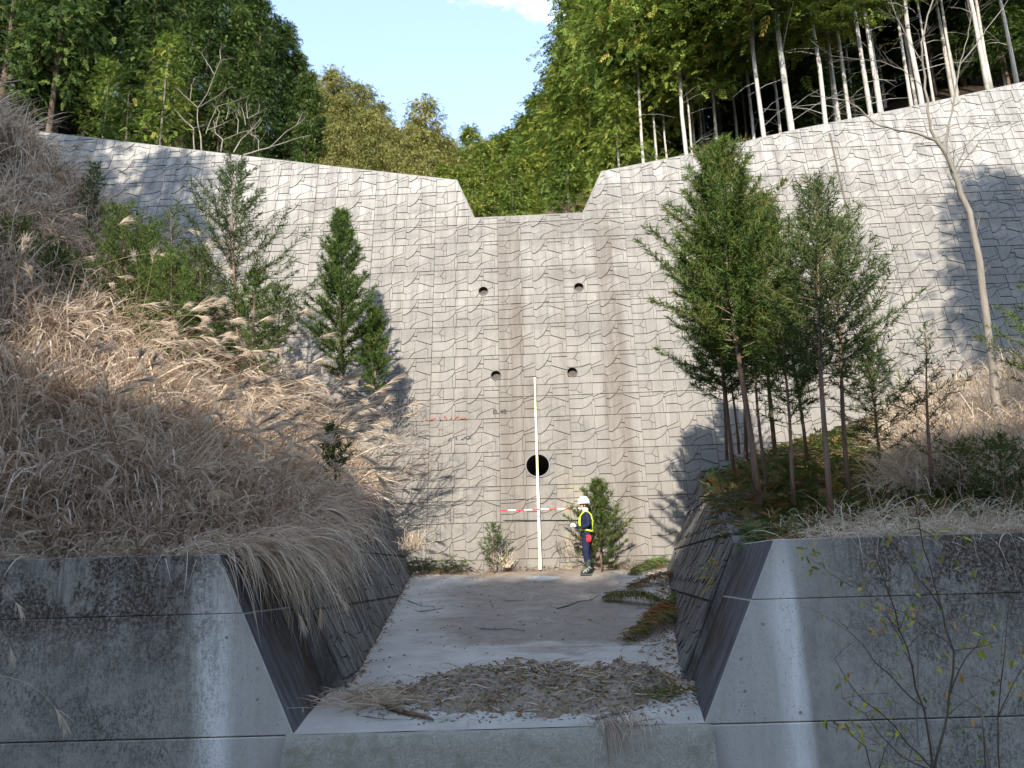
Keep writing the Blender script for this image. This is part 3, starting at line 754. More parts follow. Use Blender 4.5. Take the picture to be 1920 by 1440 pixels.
def trunk_mesh(name, seed, H, r, limbs=(), dead=0, cb=.5, sides=8, lean=.012):
    g = random.Random(seed); mb = MB(); pts = []; rad = []
    for k in range(9):
        t = k/8; pts.append((g.uniform(-1, 1)*lean*H*t, g.uniform(-1, 1)*lean*H*t, H*.98*t-.3*(k == 0))); rad.append(r*(1-.88*t)*(1.25 if k == 0 else 1))
    mb.tube(pts, rad, sides)
    for b, t_ in limbs[::2]: mb.tube([b, (b+t_)/2+np.array([0, 0, .1]), t_], [r*.17, r*.12, r*.04], 3, cap=False)
    for k in range(dead):
        h = H*g.uniform(.12, cb); az = g.uniform(0, 6.28); l = g.uniform(.4, 1.5); d = Vector((math.cos(az), math.sin(az), g.uniform(-.25, .3)))
        p = Vector((0, 0, h)); mb.tube([p, p+d*l*.5, p+d*l+Vector((0, 0, -.15))], [.011, .007, .003], 3, cap=False)
    return mb.mesh(name, smooth=True)
PROTO = {}
def proto_tree(key, seed, H, cb, Rr, nb, per, size, mat, bark_, shape, r, dead=10, clump=.42, droop=.35, cat='tree'):
    cm, limbs = crown_mesh('crown', seed, H, cb, Rr, nb, per, size, shape, clump, droop); cm.materials.append(M[mat])
    tm = trunk_mesh('trunk', seed, H, r, limbs, dead, cb); tm.materials.append(M[bark_])
    PROTO.setdefault(key, []).append((tm, cm, H))
for s_ in range(3): proto_tree('hinoki', 10+s_, 15, .44, 2.3, 130, 32, .44, 'hinoki', 'bark_pale', 'cone', .078, 9)
for s_ in range(2): proto_tree('hinoki_low', 13+s_, 15, .36, 2.3, 170, 32, .42, 'hinoki', 'bark_pale', 'cone', .078, 6)
for s_ in range(2): proto_tree('hinoki_mid', 16+s_, 15, .38, 2.3, 150, 32, .43, 'hinoki', 'bark_pale', 'cone', .078, 8)
for s_ in range(2): proto_tree('low', 20+s_, 14, .06, 2.8, 190, 32, .45, 'hinoki', 'bark_pale', 'cone', .16, 0)
for s_ in range(3): proto_tree('sugi', 30+s_, 15, .08, 2.6, 170, 32, .42, 'sugi', 'bark_red', 'round', .2, 0, .5, .7)
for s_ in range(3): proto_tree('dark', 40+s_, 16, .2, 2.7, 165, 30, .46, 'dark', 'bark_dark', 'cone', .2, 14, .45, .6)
def tree(key, x, y, z, h, label, group, rz=None, wide=1., lean=(0, 0), cat='tree', name='forest_tree'):
    g = random.Random(int(x*977)+int(y*131)); tm, cm, H = g.choice(PROTO[key]); s = h/H
    e = empty(name, (x, y, z), g.uniform(0, 6.28) if rz is None else rz); e.scale = (s*wide, s*wide, s); e.rotation_euler[0] = lean[0]; e.rotation_euler[1] = lean[1]
    tag(e, label, cat, group)
    for nm, me in (('trunk', tm), ('crown', cm)):
        o = bpy.data.objects.new(nm, me); C.objects.link(o); o.parent = e
    return e
def tree_px(key, px, Y, ytop, label, group, **k):
    """stand a tree on the slope at world distance Y, its top at the height seen in the photograph"""
    q = at(px, ytop, Y); z = valley(q.x, Y) if Y > 21.9 else topline(0)
    return tree(key, q.x, Y, z-.2, max(4, q.z-z), label, group, **k)
G_R = 'pale-trunked cypresses standing behind the right wing of the dam'
L_R = 'tall cypress with a bare pale trunk behind the right wing of the dam'
# first row of lit trunks on the right: (pixel of the trunk at the wall top, y there, distance)
ORD = 'first second third fourth fifth sixth seventh eighth ninth tenth eleventh twelfth thirteenth fourteenth fifteenth sixteenth seventeenth'.split(); order_ = [1174, 1230, 1286, 1432, 1484, 1549, 1572, 1594, 1632, 1650, 1708, 1727, 1786, 1852, 1905, 1960, 2030]
for px, py, Y, w_ in [(1286, 285, 24, 1.0), (1432, 256, 22.9, 1.0), (1484, 243, 22.6, 1.45), (1549, 232, 22.8, 1.0), (1572, 228, 24.2, .8), (1594, 222, 23.6, .8),
                      (1632, 214, 22.8, 1.05), (1650, 208, 22.9, 1.0), (1708, 196, 24.5, .8), (1727, 192, 22.7, 1.05), (1786, 178, 26, .9), (1852, 165, 23.8, 1.1), (1905, 150, 25, .9), (1960, 140, 23.2, 1.1), (2030, 130, 24, 1), (1230, 297, 26, .9), (1174, 308, 28, .9)]:
    q = at(px, py, Y); z = valley(q.x, Y); g = random.Random(px)
    tree('hinoki_low' if px < 1560 else 'hinoki_mid' if px < 1700 else 'hinoki', q.x, Y, z-.2, g.uniform(15.5, 18), 'lit pale trunk standing right at the crest of the right wing, '+ORD[order_.index(px)]+' from the notch', 'front row of trunks along the right wing crest', wide=w_*1.0)
# the wood behind them
cnt = 0; g = random.Random(3)
y = 24.8
while y < 52:
    x = 4.4+g.uniform(0, 1.2)-max(0, (y-30))*.02
    while x < 5+y*.66:
        X = x+g.uniform(-.5, .5); Yq = y+g.uniform(-.6, .6)
        tree(('hinoki_mid' if X < 11 else 'hinoki') if y < 38 else 'dark', X, Yq, valley(X, Yq)-.2, g.uniform(13, 17), L_R if y < 37 else 'green tree deep in the wood behind the right wing of the dam', G_R if y < 37 else 'trees deep in the wood on the right slope', wide=g.uniform(.7, .9) if y < 38 else 1); cnt += 1
        x += g.uniform(1.1, 1.8)*(1+(y-26)/26)
    y += 1.9+(y-26)*.14
for k in range(34):  # invented low trees; their dark leaves stand in for the wood's shade
    X = g.uniform(11, 27); Yq = g.uniform(25.5, 31); tree('dark', X, Yq, valley(X, Yq)-.3, g.uniform(5, 8), 'low dark-leaved tree added to darken the wood behind the right wing of the dam', 'trees added to darken the wood behind the right wing of the dam', wide=1.15)
print('wood right', cnt)
# bushy green edge of that wood beside the notch: (px, Y, ytop)
G_E = 'green trees along the valley edge right of the notch'; L_E = 'bushy green cypress with foliage down to the ground right of the notch'
for px, Y, yt in [(1130, 31, 30), (1080, 33, 75), (1180, 27, 20), (1045, 36, 130), (1010, 40, 175), (1225, 25.5, -30), (1160, 36, -20), (985, 46, 215), (960, 52, 240), (1265, 24.6, -80), (1100, 29, 140), (1150, 25, 130), (1060, 27, 260)]:
    tree_px('low' if px < 1190 else 'hinoki', px, Y, yt, L_E, G_E, wide=1.0)
G_C = 'trees filling the valley seen through and above the notch'; L_C = 'sunlit bushy tree on the valley floor behind the notch'
for px, Y, yt, k in [(905, 34, 262, 'low'), (940, 38, 250, 'low'), (880, 62, 238, 'low'), (860, 45, 285, 'low'), (975, 30, 290, 'low'), (925, 27, 330, 'low'), (885, 26, 340, 'low'), (960, 25.5, 345, 'low'), (905, 50, 262, 'sugi'), (930, 60, 255, 'low'), (850, 36, 300, 'sugi'),
                 (830, 42, 252, 'sugi'), (795, 40, 182, 'sugi'), (765, 38, 228, 'sugi'), (735, 42, 232, 'sugi'), (700, 36, 205, 'sugi'), (680, 40, 150, 'sugi'), (625, 38, 124, 'sugi'), (650, 33, 190, 'sugi'), (590, 34, 150, 'sugi'), (760, 31, 260, 'sugi'), (810, 30, 290, 'sugi'), (720, 29, 260, 'sugi'), (660, 28, 230, 'sugi'), (610, 29, 210, 'sugi'), (855, 29, 310, 'low'), (600, 33, 160, 'sugi'), (640, 30, 170, 'sugi'), (690, 32, 200, 'sugi'), (740, 34, 240, 'sugi'), (790, 34, 240, 'sugi'), (630, 25, 260, 'sugi'), (700, 25, 275, 'sugi'), (780, 25.5, 300, 'sugi'), (830, 26, 320, 'low'), (580, 40, 130, 'sugi'), (820, 50, 250, 'sugi'), (712, 44, 190, 'sugi'), (655, 46, 150, 'sugi'), (775, 46, 215, 'sugi'), (840, 60, 262, 'sugi'), (745, 28, 270, 'sugi'), (800, 36, 255, 'sugi')]:
    tree_px(k, px, Y, yt, L_C if k == 'low' else 'tawny rounded cedar in the sun behind the left wing of the dam', G_C if k == 'low' else 'tawny cedars behind the left wing of the dam', wide=.95)
G_D = 'dark tall cedars behind the left wing of the dam'; L_D = 'tall dark cedar on the slope behind the left wing of the dam'
for px, Y, yt in [(560, 31, 90), (520, 30, 30), (490, 33, -10), (540, 36, 40), (455, 28, 10), (430, 32, -60), (400, 27, -20), (350, 29, -90), (300, 26, -60), (330, 34, -160), (240, 27, -160), (180, 29, -200), (120, 26, -180), (60, 27, -200), (0, 26, -200), (-60, 28, -250),
                  (470, 40, -70), (380, 42, -140), (270, 38, -220), (150, 36, -280), (30, 34, -300), (500, 26, 120), (420, 25, 110), (540, 27, 170), (210, 33, -240), (90, 31, -260), (360, 25, 40), (575, 25, 200), (480, 24.5, 190), (20, 24, -60), (-30, 25.5, -120), (90, 25, 0), (140, 25.5, -60), (580, 30, 130), (600, 26, 230), (-90, 24, -100), (60, 30, -200), (180, 25, 40), (620, 32, 180)]:
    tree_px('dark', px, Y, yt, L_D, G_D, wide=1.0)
# distinct single trees on the left
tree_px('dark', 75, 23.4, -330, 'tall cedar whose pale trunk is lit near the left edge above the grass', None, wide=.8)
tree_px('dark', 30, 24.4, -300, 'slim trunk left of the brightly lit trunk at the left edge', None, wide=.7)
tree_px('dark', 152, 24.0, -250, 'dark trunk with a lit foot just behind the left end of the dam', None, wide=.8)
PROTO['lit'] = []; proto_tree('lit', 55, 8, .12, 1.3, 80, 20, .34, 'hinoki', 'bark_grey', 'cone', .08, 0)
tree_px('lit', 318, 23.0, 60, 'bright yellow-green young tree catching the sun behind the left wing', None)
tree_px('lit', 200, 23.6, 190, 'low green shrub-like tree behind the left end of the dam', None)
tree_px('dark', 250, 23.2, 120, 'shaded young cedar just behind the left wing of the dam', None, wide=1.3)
# trees standing behind and beside the photographer: they shade the front of the place
G_B = 'cedars behind the photographer'
for x, y_, h in [(-20, -24, 20), (-16.5, -21, 20.4), (-13.6, -23, 20.6), (-10.8, -21, 20), (-8.4, -23.5, 21), (-6, -21, 20.2), (-3.4, -23, 20.8), (-1, -21.5, 20.3), (1.4, -23, 20.6), (4, -21.5, 20.6), (6.6, -23.4, 21.4), (9.2, -21.5, 21.6), (12, -23, 22), (15, -21, 22.6), (18, -23, 23), (-24, -22, 20), (-7, -26, 20.6), (0, -26.5, 20.6), (8, -27, 21), (-1.2, -24.6, 20.8), (-3.8, -25.4, 20.6), (-11, -27, 20), (4, -28, 21), (12, -26, 21.5), (-15, -26, 20)]:  # back ones were added to close gaps where sun came through
    z = front_ground(x, y_); tree('low' if y_ < -22.5 else 'dark', x, y_, z, h-1.5, 'tall cedar in the row behind the photographer', G_B, wide=1.15)
for x, y_, h in [(10.9, 4.2, 18.3), (13.5, 2.5, 20), (11.7, 7.4, 17.0), (15.5, 6, 19), (-12.7, 5.5, 20.8), (-15.6, 7, 21.5), (-11.5, 0, 13.6), (-14, -1, 16), (-16.5, 1, 18)]:  # left ones level with the camera are added to shade the left bank
    tree('dark', x, y_, 0, h, 'tall cedar standing beside the channel outside the picture', 'cedars beside the channel', wide=.95)

# ================================================================== GRASS
def blades(pos, d0, length, width, bend, tint, segs=5, side_curl=.0, g=rng):
    """arching ribbons. pos,d0 (n,3); returns V,T,tint"""
    n = len(pos); d0 = d0/np.linalg.norm(d0, axis=1, keepdims=True)
    t = np.linspace(0, 1, segs+1)
    c = pos[:, None, :]+d0[:, None, :]*(length[:, None]*(t-.18*bend[:, None]*t**2))[:, :, None]
    c[:, :, 2] -= (length*bend)[:, None]*t**2.1*.75
    lat = g.normal(0, 1, (n, 3)); lat -= (lat*d0).sum(1, keepdims=True)*d0; lat /= np.linalg.norm(lat, axis=1, keepdims=True)
    c += lat[:, None, :]*(side_curl*length)[:, None, None]*(np.sin(t*2.6)*t)[None, :, None] if np.ndim(side_curl) else 0
    wv = np.cross(d0, g.normal(0, 1, (n, 3))); wv /= np.linalg.norm(wv, axis=1, keepdims=True)
    wt = np.minimum(1, (1-t)*2.2+.04)*np.minimum(1, .5+t*3)
    a = c+wv[:, None, :]*(width[:, None]*wt*.5)[:, :, None]; b = c-wv[:, None, :]*(width[:, None]*wt*.5)[:, :, None]
    V = np.stack([a, b], axis=2).reshape(n, -1, 3); k = V.shape[1]
    q = np.array([(2*i, 2*i+1, 2*i+3, 2*i+2) for i in range(segs)])
    T = (q[None]+(np.arange(n)*k)[:, None, None]).reshape(-1, 4)
    return V.reshape(-1, 3), T, np.repeat(tint, segs)
def clump_field(n_cl, per, fpos, flow, Lr, wr, g, bendr=(.5, 1.2), dens_tint=(0, .85), spread=.16, wild=.45):
    P = []; Dd = []; TT = []; LL = []
    for i in range(n_cl):
        c = fpos(g)
        if c is None: continue
        k = int(per*g.uniform(.5, 1.5)); fl = np.array(flow(c)); big = g.uniform(.5, 1.35) if Lr[1] > 1.5 else g.uniform(.75, 1.25); ct = g.uniform(-.12, .12)
        p = np.array(c)+g.normal(0, spread, (k, 3))*np.array([1, 1, .3]); P.append(p)
        d = fl[None]+g.normal(0, wild, (k, 3))*np.array([1, 1, .6]); d[:, 2] = np.abs(d[:, 2])*.8+.12; Dd.append(d)
        LL.append(g.uniform(*Lr, k)*big*(min(1, .26+max(0, c[1]-9.3)*.4) if c[0] < 0 and Lr[1] > 1.5 else 1)); TT.append(np.clip(g.uniform(dens_tint[0], dens_tint[1], k)+ct*1.9, 0, .9)+(g.random(k) > .95)*.1)
    P = np.concatenate(P); Dd = np.concatenate(Dd); LL = np.concatenate(LL); TT = np.concatenate(TT); k = len(P)
    return blades(P, Dd, LL, g.uniform(*wr, k), g.uniform(*bendr, k), TT, side_curl=g.normal(0, .12, k), g=g)
gg = np.random.default_rng(11)
def left_pos(g):
    Y = 9.5+9.7*g.random()**.9; d = g.random()**1.05*(1.5+(7.5 if Y < 15 else 12.5)*min(1, (Y-8.5)/7.))
    x = edgeL(max(Y, 10.28))-.05-d
    if proj((x, Y, bankL(x, Y)))[0] < -160: return None
    # keep hollows so that the mass reads as clumps
    if noise.noise(Vector((x*1.1, Y*1.1, 7))) < -.12 and g.random() < .8: return None
    return (x, Y, bankL(x, Y)-.03)
def left_flow(c):
    n_ = noise.noise(Vector((c[0]*.45, c[1]*.45, 1))); return (.55+.5*n_, -.55+.3*n_, .75)
V, T, t = clump_field(2800, 40, left_pos, left_flow, (.8, 2.0), (.012, .032), gg, spread=.12, wild=.5, bendr=(.35, 1.25))
tag(link('dry_grass', me_np('dry_grass', V, T, t), mats=M['grass']), 'dense mass of dry arching pampas grass covering the left bank', 'grass', kind='stuff')
P_s = [p for p in (left_pos(gg) for _ in range(1500)) if p]; ns = len(P_s)
V, T, t = blades(np.array(P_s)+np.array([0, 0, .1]), gg.normal(0, .5, (ns, 3))+np.array([.5, -.35, .8]), gg.uniform(1.0, 2.1, ns)*np.array([min(1, .35+max(0, p[1]-9.3)*.35) for p in P_s]), gg.uniform(.008, .014, ns), gg.uniform(.0, .45, ns), gg.uniform(.4, .88, ns), 6, gg.normal(0, .03, ns), gg)
tag(link('grass_stalks', me_np('grass_stalks', V, T, t), mats=M['grass']), 'long straight broken stalks crossing each other over the left bank', 'grass', kind='stuff')
# matted low litter under it
V, T, t = clump_field(900, 34, left_pos, lambda c: (.4, -.6, .15), (.3, .7), (.012, .03), gg, (.1, .4), (0, .4), .25, .8)
tag(link('grass_litter', me_np('grass_litter', V, T, t), mats=M['grass']), 'flattened dead grass matted on the left bank', 'grass', kind='stuff')
# greener herbs among the upper left grass
def left_green(g):
    while True:
        p = left_pos(g)
        if p and noise.noise(Vector((p[0]*.6, p[1]*.6, 20))) > .02 and p[1] > 12: return p
V, T, t = clump_field(420, 26, left_green, lambda c: (.2, -.4, .8), (.35, .9), (.012, .026), gg, (.4, 1), (.9, 1), .2, .6)
tag(link('green_grass', me_np('green_grass', V, T, np.clip(t+.1, 0, 1)), mats=M['cedar_grey']), 'olive green tufts growing through the dry grass of the upper left bank', 'grass', kind='stuff')
# overhanging fringe along the front wall and side wall edge
def fringe(g):
    if g.random() < .55: x = g.uniform(-7.2, -3.3); Y = g.uniform(9.05, 9.8); return (x, Y, .26)
    Y = g.uniform(9.6, 15.5); return (edgeL(max(Y, 10.3))-g.uniform(.0, .3), Y, topz(Y)+.02)
V, T, t = clump_field(230, 40, fringe, lambda c: (.75, -.4, .35) if c[1] > 9.6 else (.4, .05, .45), (.3, .7), (.007, .014), gg, (.5, 1.1), (.15, .85), .12, .4)
tag(link('dry_grass', me_np('dry_grass_fringe', V, T, t), mats=M['grass']), 'fringe of dry grass lying over the edge of the left front wall', 'grass', kind='stuff')
# the big tussock that hangs over the corner of the left wall
def hang(n, o, flow, L_, w_, bend, g, wild=.22, tint=(.2, .9), sp=(.22, .1, .06)):
    P = np.array(o)+g.normal(0, 1, (n, 3))*np.array(sp); d = np.array(flow)+g.normal(0, wild, (n, 3))
    return blades(P, d, g.uniform(*L_, n), g.uniform(*w_, n), g.uniform(*bend, n), g.uniform(*tint, n), 7, g.normal(0, .05, n), g)
def join_blades(parts):
    V = []; T = []; t = []; k = 0
    for a, b, c in parts: V.append(a); T.append(b+k); t.append(c); k += len(a)
    return np.concatenate(V), np.concatenate(T), np.concatenate(t)
hp = [hang(230, (-3.0, 9.15, .34), (.95, -.25, .12), (.7, 1.35), (.007, .014), (.75, 1.25), gg), hang(150, (-2.85, 9.5, .45), (1, .1, .25), (.6, 1.2), (.006, .013), (.7, 1.2), gg),
      hang(120, (-3.15, 9.0, .3), (.7, -.55, .2), (.5, 1.0), (.006, .013), (.8, 1.3), gg), hang(140, (-3.0, 10.2, .6), (1, -.1, .3), (.6, 1.2), (.006, .013), (.7, 1.2), gg)]
V, T, t = join_blades(hp)
tag(link('grass_tussock', me_np('grass_tussock', V, T, t), mats=M['grass']), 'big dry tussock drooping over the corner of the left front wall', 'grass tussock')
# pampas plumes: stem + drooping fan of filaments
def plume_mesh(seed, Ls, Lp, n=46, droop=.8):
    g = np.random.default_rng(seed)
    # stem runs along +x rising, tip curls over
    t = np.linspace(0, 1, 9); c = np.stack([Ls*t, 0*t, Ls*(.28*t-.34*t**2.4*droop)], 1)
    mb = MB(); mb.tube([tuple(p) for p in c], [.0035*(1-.5*q) for q in t], 4, .4, cap=False)
    stem = mb.mesh('stem'); tip = c[-1]; d = (c[-1]-c[-2]); d /= np.linalg.norm(d)
    s = g.random(n)**.8; base = tip[None]-d[None]*Lp*.1+d[None]*(s*Lp*.55)[:, None]+np.array([0, 0, -1])*(s**2*Lp*.16*droop)[:, None]
    dir_ = d[None]*1.0+g.normal(0, .20, (n, 3)); ln = g.uniform(.5, .95, n)*Lp*(1-.35*s)
    V, T, tt = blades(base, dir_, ln, np.full(n, .0062)*g.uniform(.7, 1.6, n), g.uniform(.35, .95, n)*droop, g.random(n), 6, g.normal(0, .05, n), g)
    pm = me_np('plume', V, T, tt); stem.materials.append(M['grass']); pm.materials.append(M['plume']); return stem, pm
PL = [plume_mesh(60+i, [.9, .75, 1.1, .6][i % 4], [.30, .26, .34, .24][i % 4], 46, [.8, 1.1, .6, 1.3][i % 4]) for i in range(8)]
def plume(base, az, tilt=0, s=1., label='silvery pampas plume arching over the dry grass of the left bank', group='pampas plumes over the left bank', k=None):
    st, pm = PL[k if k is not None else random.randrange(8)]
    e = tag(empty('pampas_stalk', base, 0), label, 'pampas grass', group); e.rotation_euler = (random.uniform(-.3, .3), tilt, az); e.scale = (s, s, s)
    for nm, me in (('stem', st), ('plume', pm)):
        o = bpy.data.objects.new(nm, me); C.objects.link(o); o.parent = e
    return e
pg_ = np.random.default_rng(5); cnt = 0
while cnt < 280:
    p = left_pos(pg_)
    if p is None: continue
    px, py = proj((p[0], p[1], p[2]+.6))
    if px < 0 or px > 760 or py < 150: continue
    if py < 620 and pg_.random() < .5: continue
    plume((p[0], p[1], p[2]+pg_.uniform(.75, 1.35)*min(1, .25+max(0, p[1]-9.3)*.4)), pg_.normal(-.3, .5), -pg_.uniform(.1, .8), pg_.uniform(.9, 1.45)); cnt += 1
# plumes placed where the photograph shows them (tip pixel, distance, azimuth)
for k, (px, py, Y, az, tl, s_) in enumerate([(625, 1110, 9.2, -.15, .35, 1.0), (600, 1140, 9.05, -.3, .7, .9), (560, 1150, 8.95, -.5, .75, .85), (660, 1025, 9.8, -.05, .15, 1.0), (640, 1040, 9.7, -.2, .25, .95), (680, 985, 10.4, -.1, .1, 1.0), (590, 1000, 9.6, -.2, 0, .9), (705, 890, 11.8, 0, -.05, 1.1), (640, 910, 11, -.1, -.1, 1.1),
       (550, 900, 10.2, -.3, 0, 1), (560, 960, 9.7, -.4, .1, 1), (160, 1010, 9.1, -2.7, -.1, .8), (220, 1005, 9.1, -2.6, -.1, .8), (290, 1000, 9.1, -2.5, -.1, .7), (500, 880, 10.5, -.5, -.2, 1), (110, 850, 10.5, -.8, -.4, .9), (55, 760, 11, -2.6, -.4, .9), (80, 730, 11.5, -2.7, -.3, 1), (345, 640, 13.5, .1, -.3, 1.1), (440, 650, 13, .3, -.6, 1)]):
    q = at(px, py, Y); st, pm = PL[k % 8]; vv = [v.co for v in st.vertices][-1]
    Mx = Matrix.Rotation(az, 3, 'Z')@Matrix.Rotation(tl, 3, 'Y'); off = Mx@(vv*s_)
    e = plume(q-off, az, tl, s_, 'large pampas plume hanging from the tussock at the wall corner' if k < 9 else 'pampas plume nodding near the front edge of the left bank', 'plumes at the left wall corner' if k < 9 else 'plumes near the front of the left bank', k % 8)
    e.rotation_euler = (0, tl, az)

# right bank cover: ferns and dead cedar litter, dry grass strip behind the front wall
def right_pos(g, dmax=6, y0=9.3, y1=18.4):
    Y = y0+(y1-y0)*g.random(); d = g.random()**1.1*dmax; x = (edgeR(max(Y, 10.3)) if Y > 10.2 else 2.95)+.05+d
    return (x, Y, bankR(x, Y)-.02 if Y > 9.9 else .24)
V, T, t = clump_field(330, 30, lambda g: (lambda p: p if p[0] > 3.6 else None)(right_pos(g, 5, 9.1, 10.9)), lambda c: (.1, -.3, .5), (.35, .9), (.006, .013), gg, (.4, 1.1), (.2, .85), .15, .9)
tag(link('dry_grass', me_np('dry_grass_right', V, T, t), mats=M['grass']), 'strip of dry tangled grass behind the right front wall', 'grass', kind='stuff')
def right_far(g):
    while True:
        Y = g.uniform(12, 18.0); x = edgeR(Y)+g.uniform(2.6, 9)
        if proj((x, Y, bankR(x, Y)))[0] > 1690: return (x, Y, bankR(x, Y)-.02)
V, T, t = clump_field(620, 34, right_far, lambda c: (-.3, -.4, .8), (1.0, 2.0), (.008, .018), gg, (.4, 1.1), (.2, .85), .16, .4)
tag(link('dry_grass', me_np('dry_grass_far', V, T, t), mats=M['grass']), 'tall straw-coloured grass on the far right bank against the dam', 'grass', kind='stuff')
for k in range(26):
    p = right_far(pg_); plume((p[0], p[1], p[2]+.5), pg_.uniform(2.2, 4.0), -.7, pg_.uniform(.8, 1.1), 'fluffy pampas plume standing on the far right bank', 'pampas plumes on the right bank')
# fern / fallen spray cover
def cover(name, n, fpos, mat, label, size, tint, rise=.35, seed=1):
    g = np.random.default_rng(seed); P = []
    while len(P) < n:
        p = fpos(g)
        if p is not None: P.append(p)
    P = np.array(P); P[:, 2] += g.uniform(.0, .12, n); ax = g.normal(0, 1, (n, 3)); ax[:, 2] = np.abs(ax[:, 2])*rise
    V, T, t = place(spray_template(6, .10, .45), P, ax, g.uniform(-.6, .6, n), g.uniform(*size, n), np.clip(g.uniform(*tint, n), 0, 1))
    return tag(link(name, me_np(name, V, T, t), mats=M[mat]), label, 'ground cover', kind='stuff')
cover('ground_cover', 5200, lambda g: right_pos(g, 6.5, 10.0, 18.5), 'fern', 'green and rusty ferns carpeting the right bank under the young cedars', (.16, .42), (0, .85), .5, 3)
cover('leaf_litter', 1600, lambda g: right_pos(g, 1.2, 9.6, 17.5), 'dead', 'rust brown dead sprays littering the edge of the right side wall', (.1, .25), (.4, 1), .15, 4)
def mossy_edge(g):
    Y = g.uniform(12.5, 19.2); x = edgeL(Y)-.06+g.uniform(-.2, .12); return (x, Y, topz(Y)-max(0, x-edgeL(Y))*2+.01)
cover('moss_growth', 900, mossy_edge, 'fern', 'olive green growth spilling over the top of the left side wall', (.07, .2), (.1, .7), .2, 5)
def dam_foot(g):
    x = g.uniform(-2.45, 3.4) if g.random() < .5 else g.choice([g.uniform(-2.5, -1.2), g.uniform(2.2, 3.5)])
    Y = 19.1-(.3 if abs(x-.5) > 1.6 else .1)*abs(g.normal(0, .7)); return (x, Y, floor_z(Y)+.01)
cover('leaf_litter', 650, dam_foot, 'dead', 'brown leaves drifted along the foot of the dam', (.04, .12), (.5, 1), .1, 6)
cover('ivy', 240, lambda g: (g.uniform(-2.5, -1.1), g.uniform(18.7, 19.15), floor_z(19)+g.uniform(0, .28)), 'dark', 'dark green ivy growing at the left foot of the dam', (.1, .2), (.3, .9), .4, 7)

# ================================================================== YOUNG CEDARS
def sapling(base, top, label, crown0=.25, width=1.0, seed=1, mat='cedar', bark_='bark_red', dens=1., r0=None, group=None, upturn=.55, name='young_cedar', thick=1., tint=(.15, .85), side=None):
    """Japanese cedar: tapered stem, upswept branches carrying curved needle-clad twigs"""
    g = np.random.default_rng(seed); base = Vector(base); top = Vector(top); ax = top-base; H = ax.length
    e = tag(empty(name, base), label, 'young tree', group); r0 = r0 or .010+.0058*H
    mb = MB(); pts = []; rad = []
    for k in range(9):
        t = k/8; wob = .012*H*math.sin(t*3.1)*math.sin(seed*1.7+t*4); pts.append(ax*t*(1 if k < 8 else 1)+Vector((wob, wob*.6, -.12 if k == 0 else 0))); rad.append(r0*(1-t)**.85+.004)
    mb.tube(pts, rad, 7)
    def stem(t):
        f = t*8; i = min(7, int(f)); return pts[i].lerp(pts[i+1], f-i)
    A = []; D_ = []; Ln = []; Wd = []; Bd = []; Tn = []
    nb = int((26+H*15)*dens)
    for b in range(nb):
        q = (b+g.random())/nb; t = crown0+(1-crown0)*q**.92
        L_ = width*(.12+(1-q)**.75*1.3)*g.uniform(.5, 1.25)*min(1., .45+q*3.2)
        az = b*2.4+g.uniform(-.5, .5); o = stem(min(.995, t)); up_ = .25+.75*q+g.uniform(-.15, .25)
        d = Vector((math.cos(az), math.sin(az), up_)).normalized()
        if side: 
            if d.x*side < -.2: L_ *= .55
        c = [o+d*L_*s+Vector((0, 0, upturn*L_*(s*s*.45-.12*s))) for s in (0, .25, .5, .75, 1)]
        mb.tube(c, [max(.003, r0*.34*(1-t*.6))*(1-.8*s) for s in (0, .25, .5, .75, 1)], 3, .3, cap=False)
        n = int((8+L_*52)*dens*thick); bt = g.uniform(-.15, .15)
        s = g.uniform(.12, 1, n)**.8; f = s*4; i = np.minimum(3, f.astype(int)); C0 = np.array([tuple(p) for p in c])
        P = C0[i]+(C0[i+1]-C0[i])*(f-i)[:, None]; tg = C0[i+1]-C0[i]; tg /= np.linalg.norm(tg, axis=1, keepdims=True)
        az2 = g.uniform(0, 6.28, n); lat = np.stack([np.cos(az2), np.sin(az2), g.uniform(-.45, .25, n)], 1)
        dd = tg*.85+lat*.75; ll = g.uniform(.09, .22, n)*(1.15-.5*s)*(.6+.5*min(1, width))
        A.append(P); D_.append(dd); Ln.append(ll); Wd.append(g.uniform(.010, .016, n)*thick**.3); Bd.append(g.uniform(-.55, .7, n)); Tn.append(np.clip(g.uniform(tint[0], tint[1], n)+bt-.25*(1-q)*(g.random()), 0, 1))
        # secondary twiglets along every twig
        m = n*3; ii = g.integers(0, n, m); u_ = g.uniform(.2, .8, m)
        P2 = P[ii]+dd[ii]*(ll[ii]*u_)[:, None]; d2 = dd[ii]+g.normal(0, .75, (m, 3)); A.append(P2); D_.append(d2); Ln.append(ll[ii]*g.uniform(.3, .6, m)); Wd.append(np.full(m, .0095)); Bd.append(g.uniform(-.5, .8, m)); Tn.append(np.clip(Tn[-1][ii]+g.uniform(-.1, .15, m), 0, 1))
    n = sum(map(len, Ln)); V, T, tt = blades(np.concatenate(A), np.concatenate(D_), np.concatenate(Ln), np.concatenate(Wd), np.concatenate(Bd), np.concatenate(Tn), 3, g.normal(0, .1, n), g)
    o = mb.build('trunk', M[bark_], e, smooth=True); link('foliage', me_np('foliage', V, T, tt), e, M[mat]); return e
def sap(px, py, tx, ty, Y, label, w_, c0, seed, Yt=None, **k):
    return sapling(at(px, py, Y), at(tx, ty, Yt or Y), label, c0, w_, seed, **k)
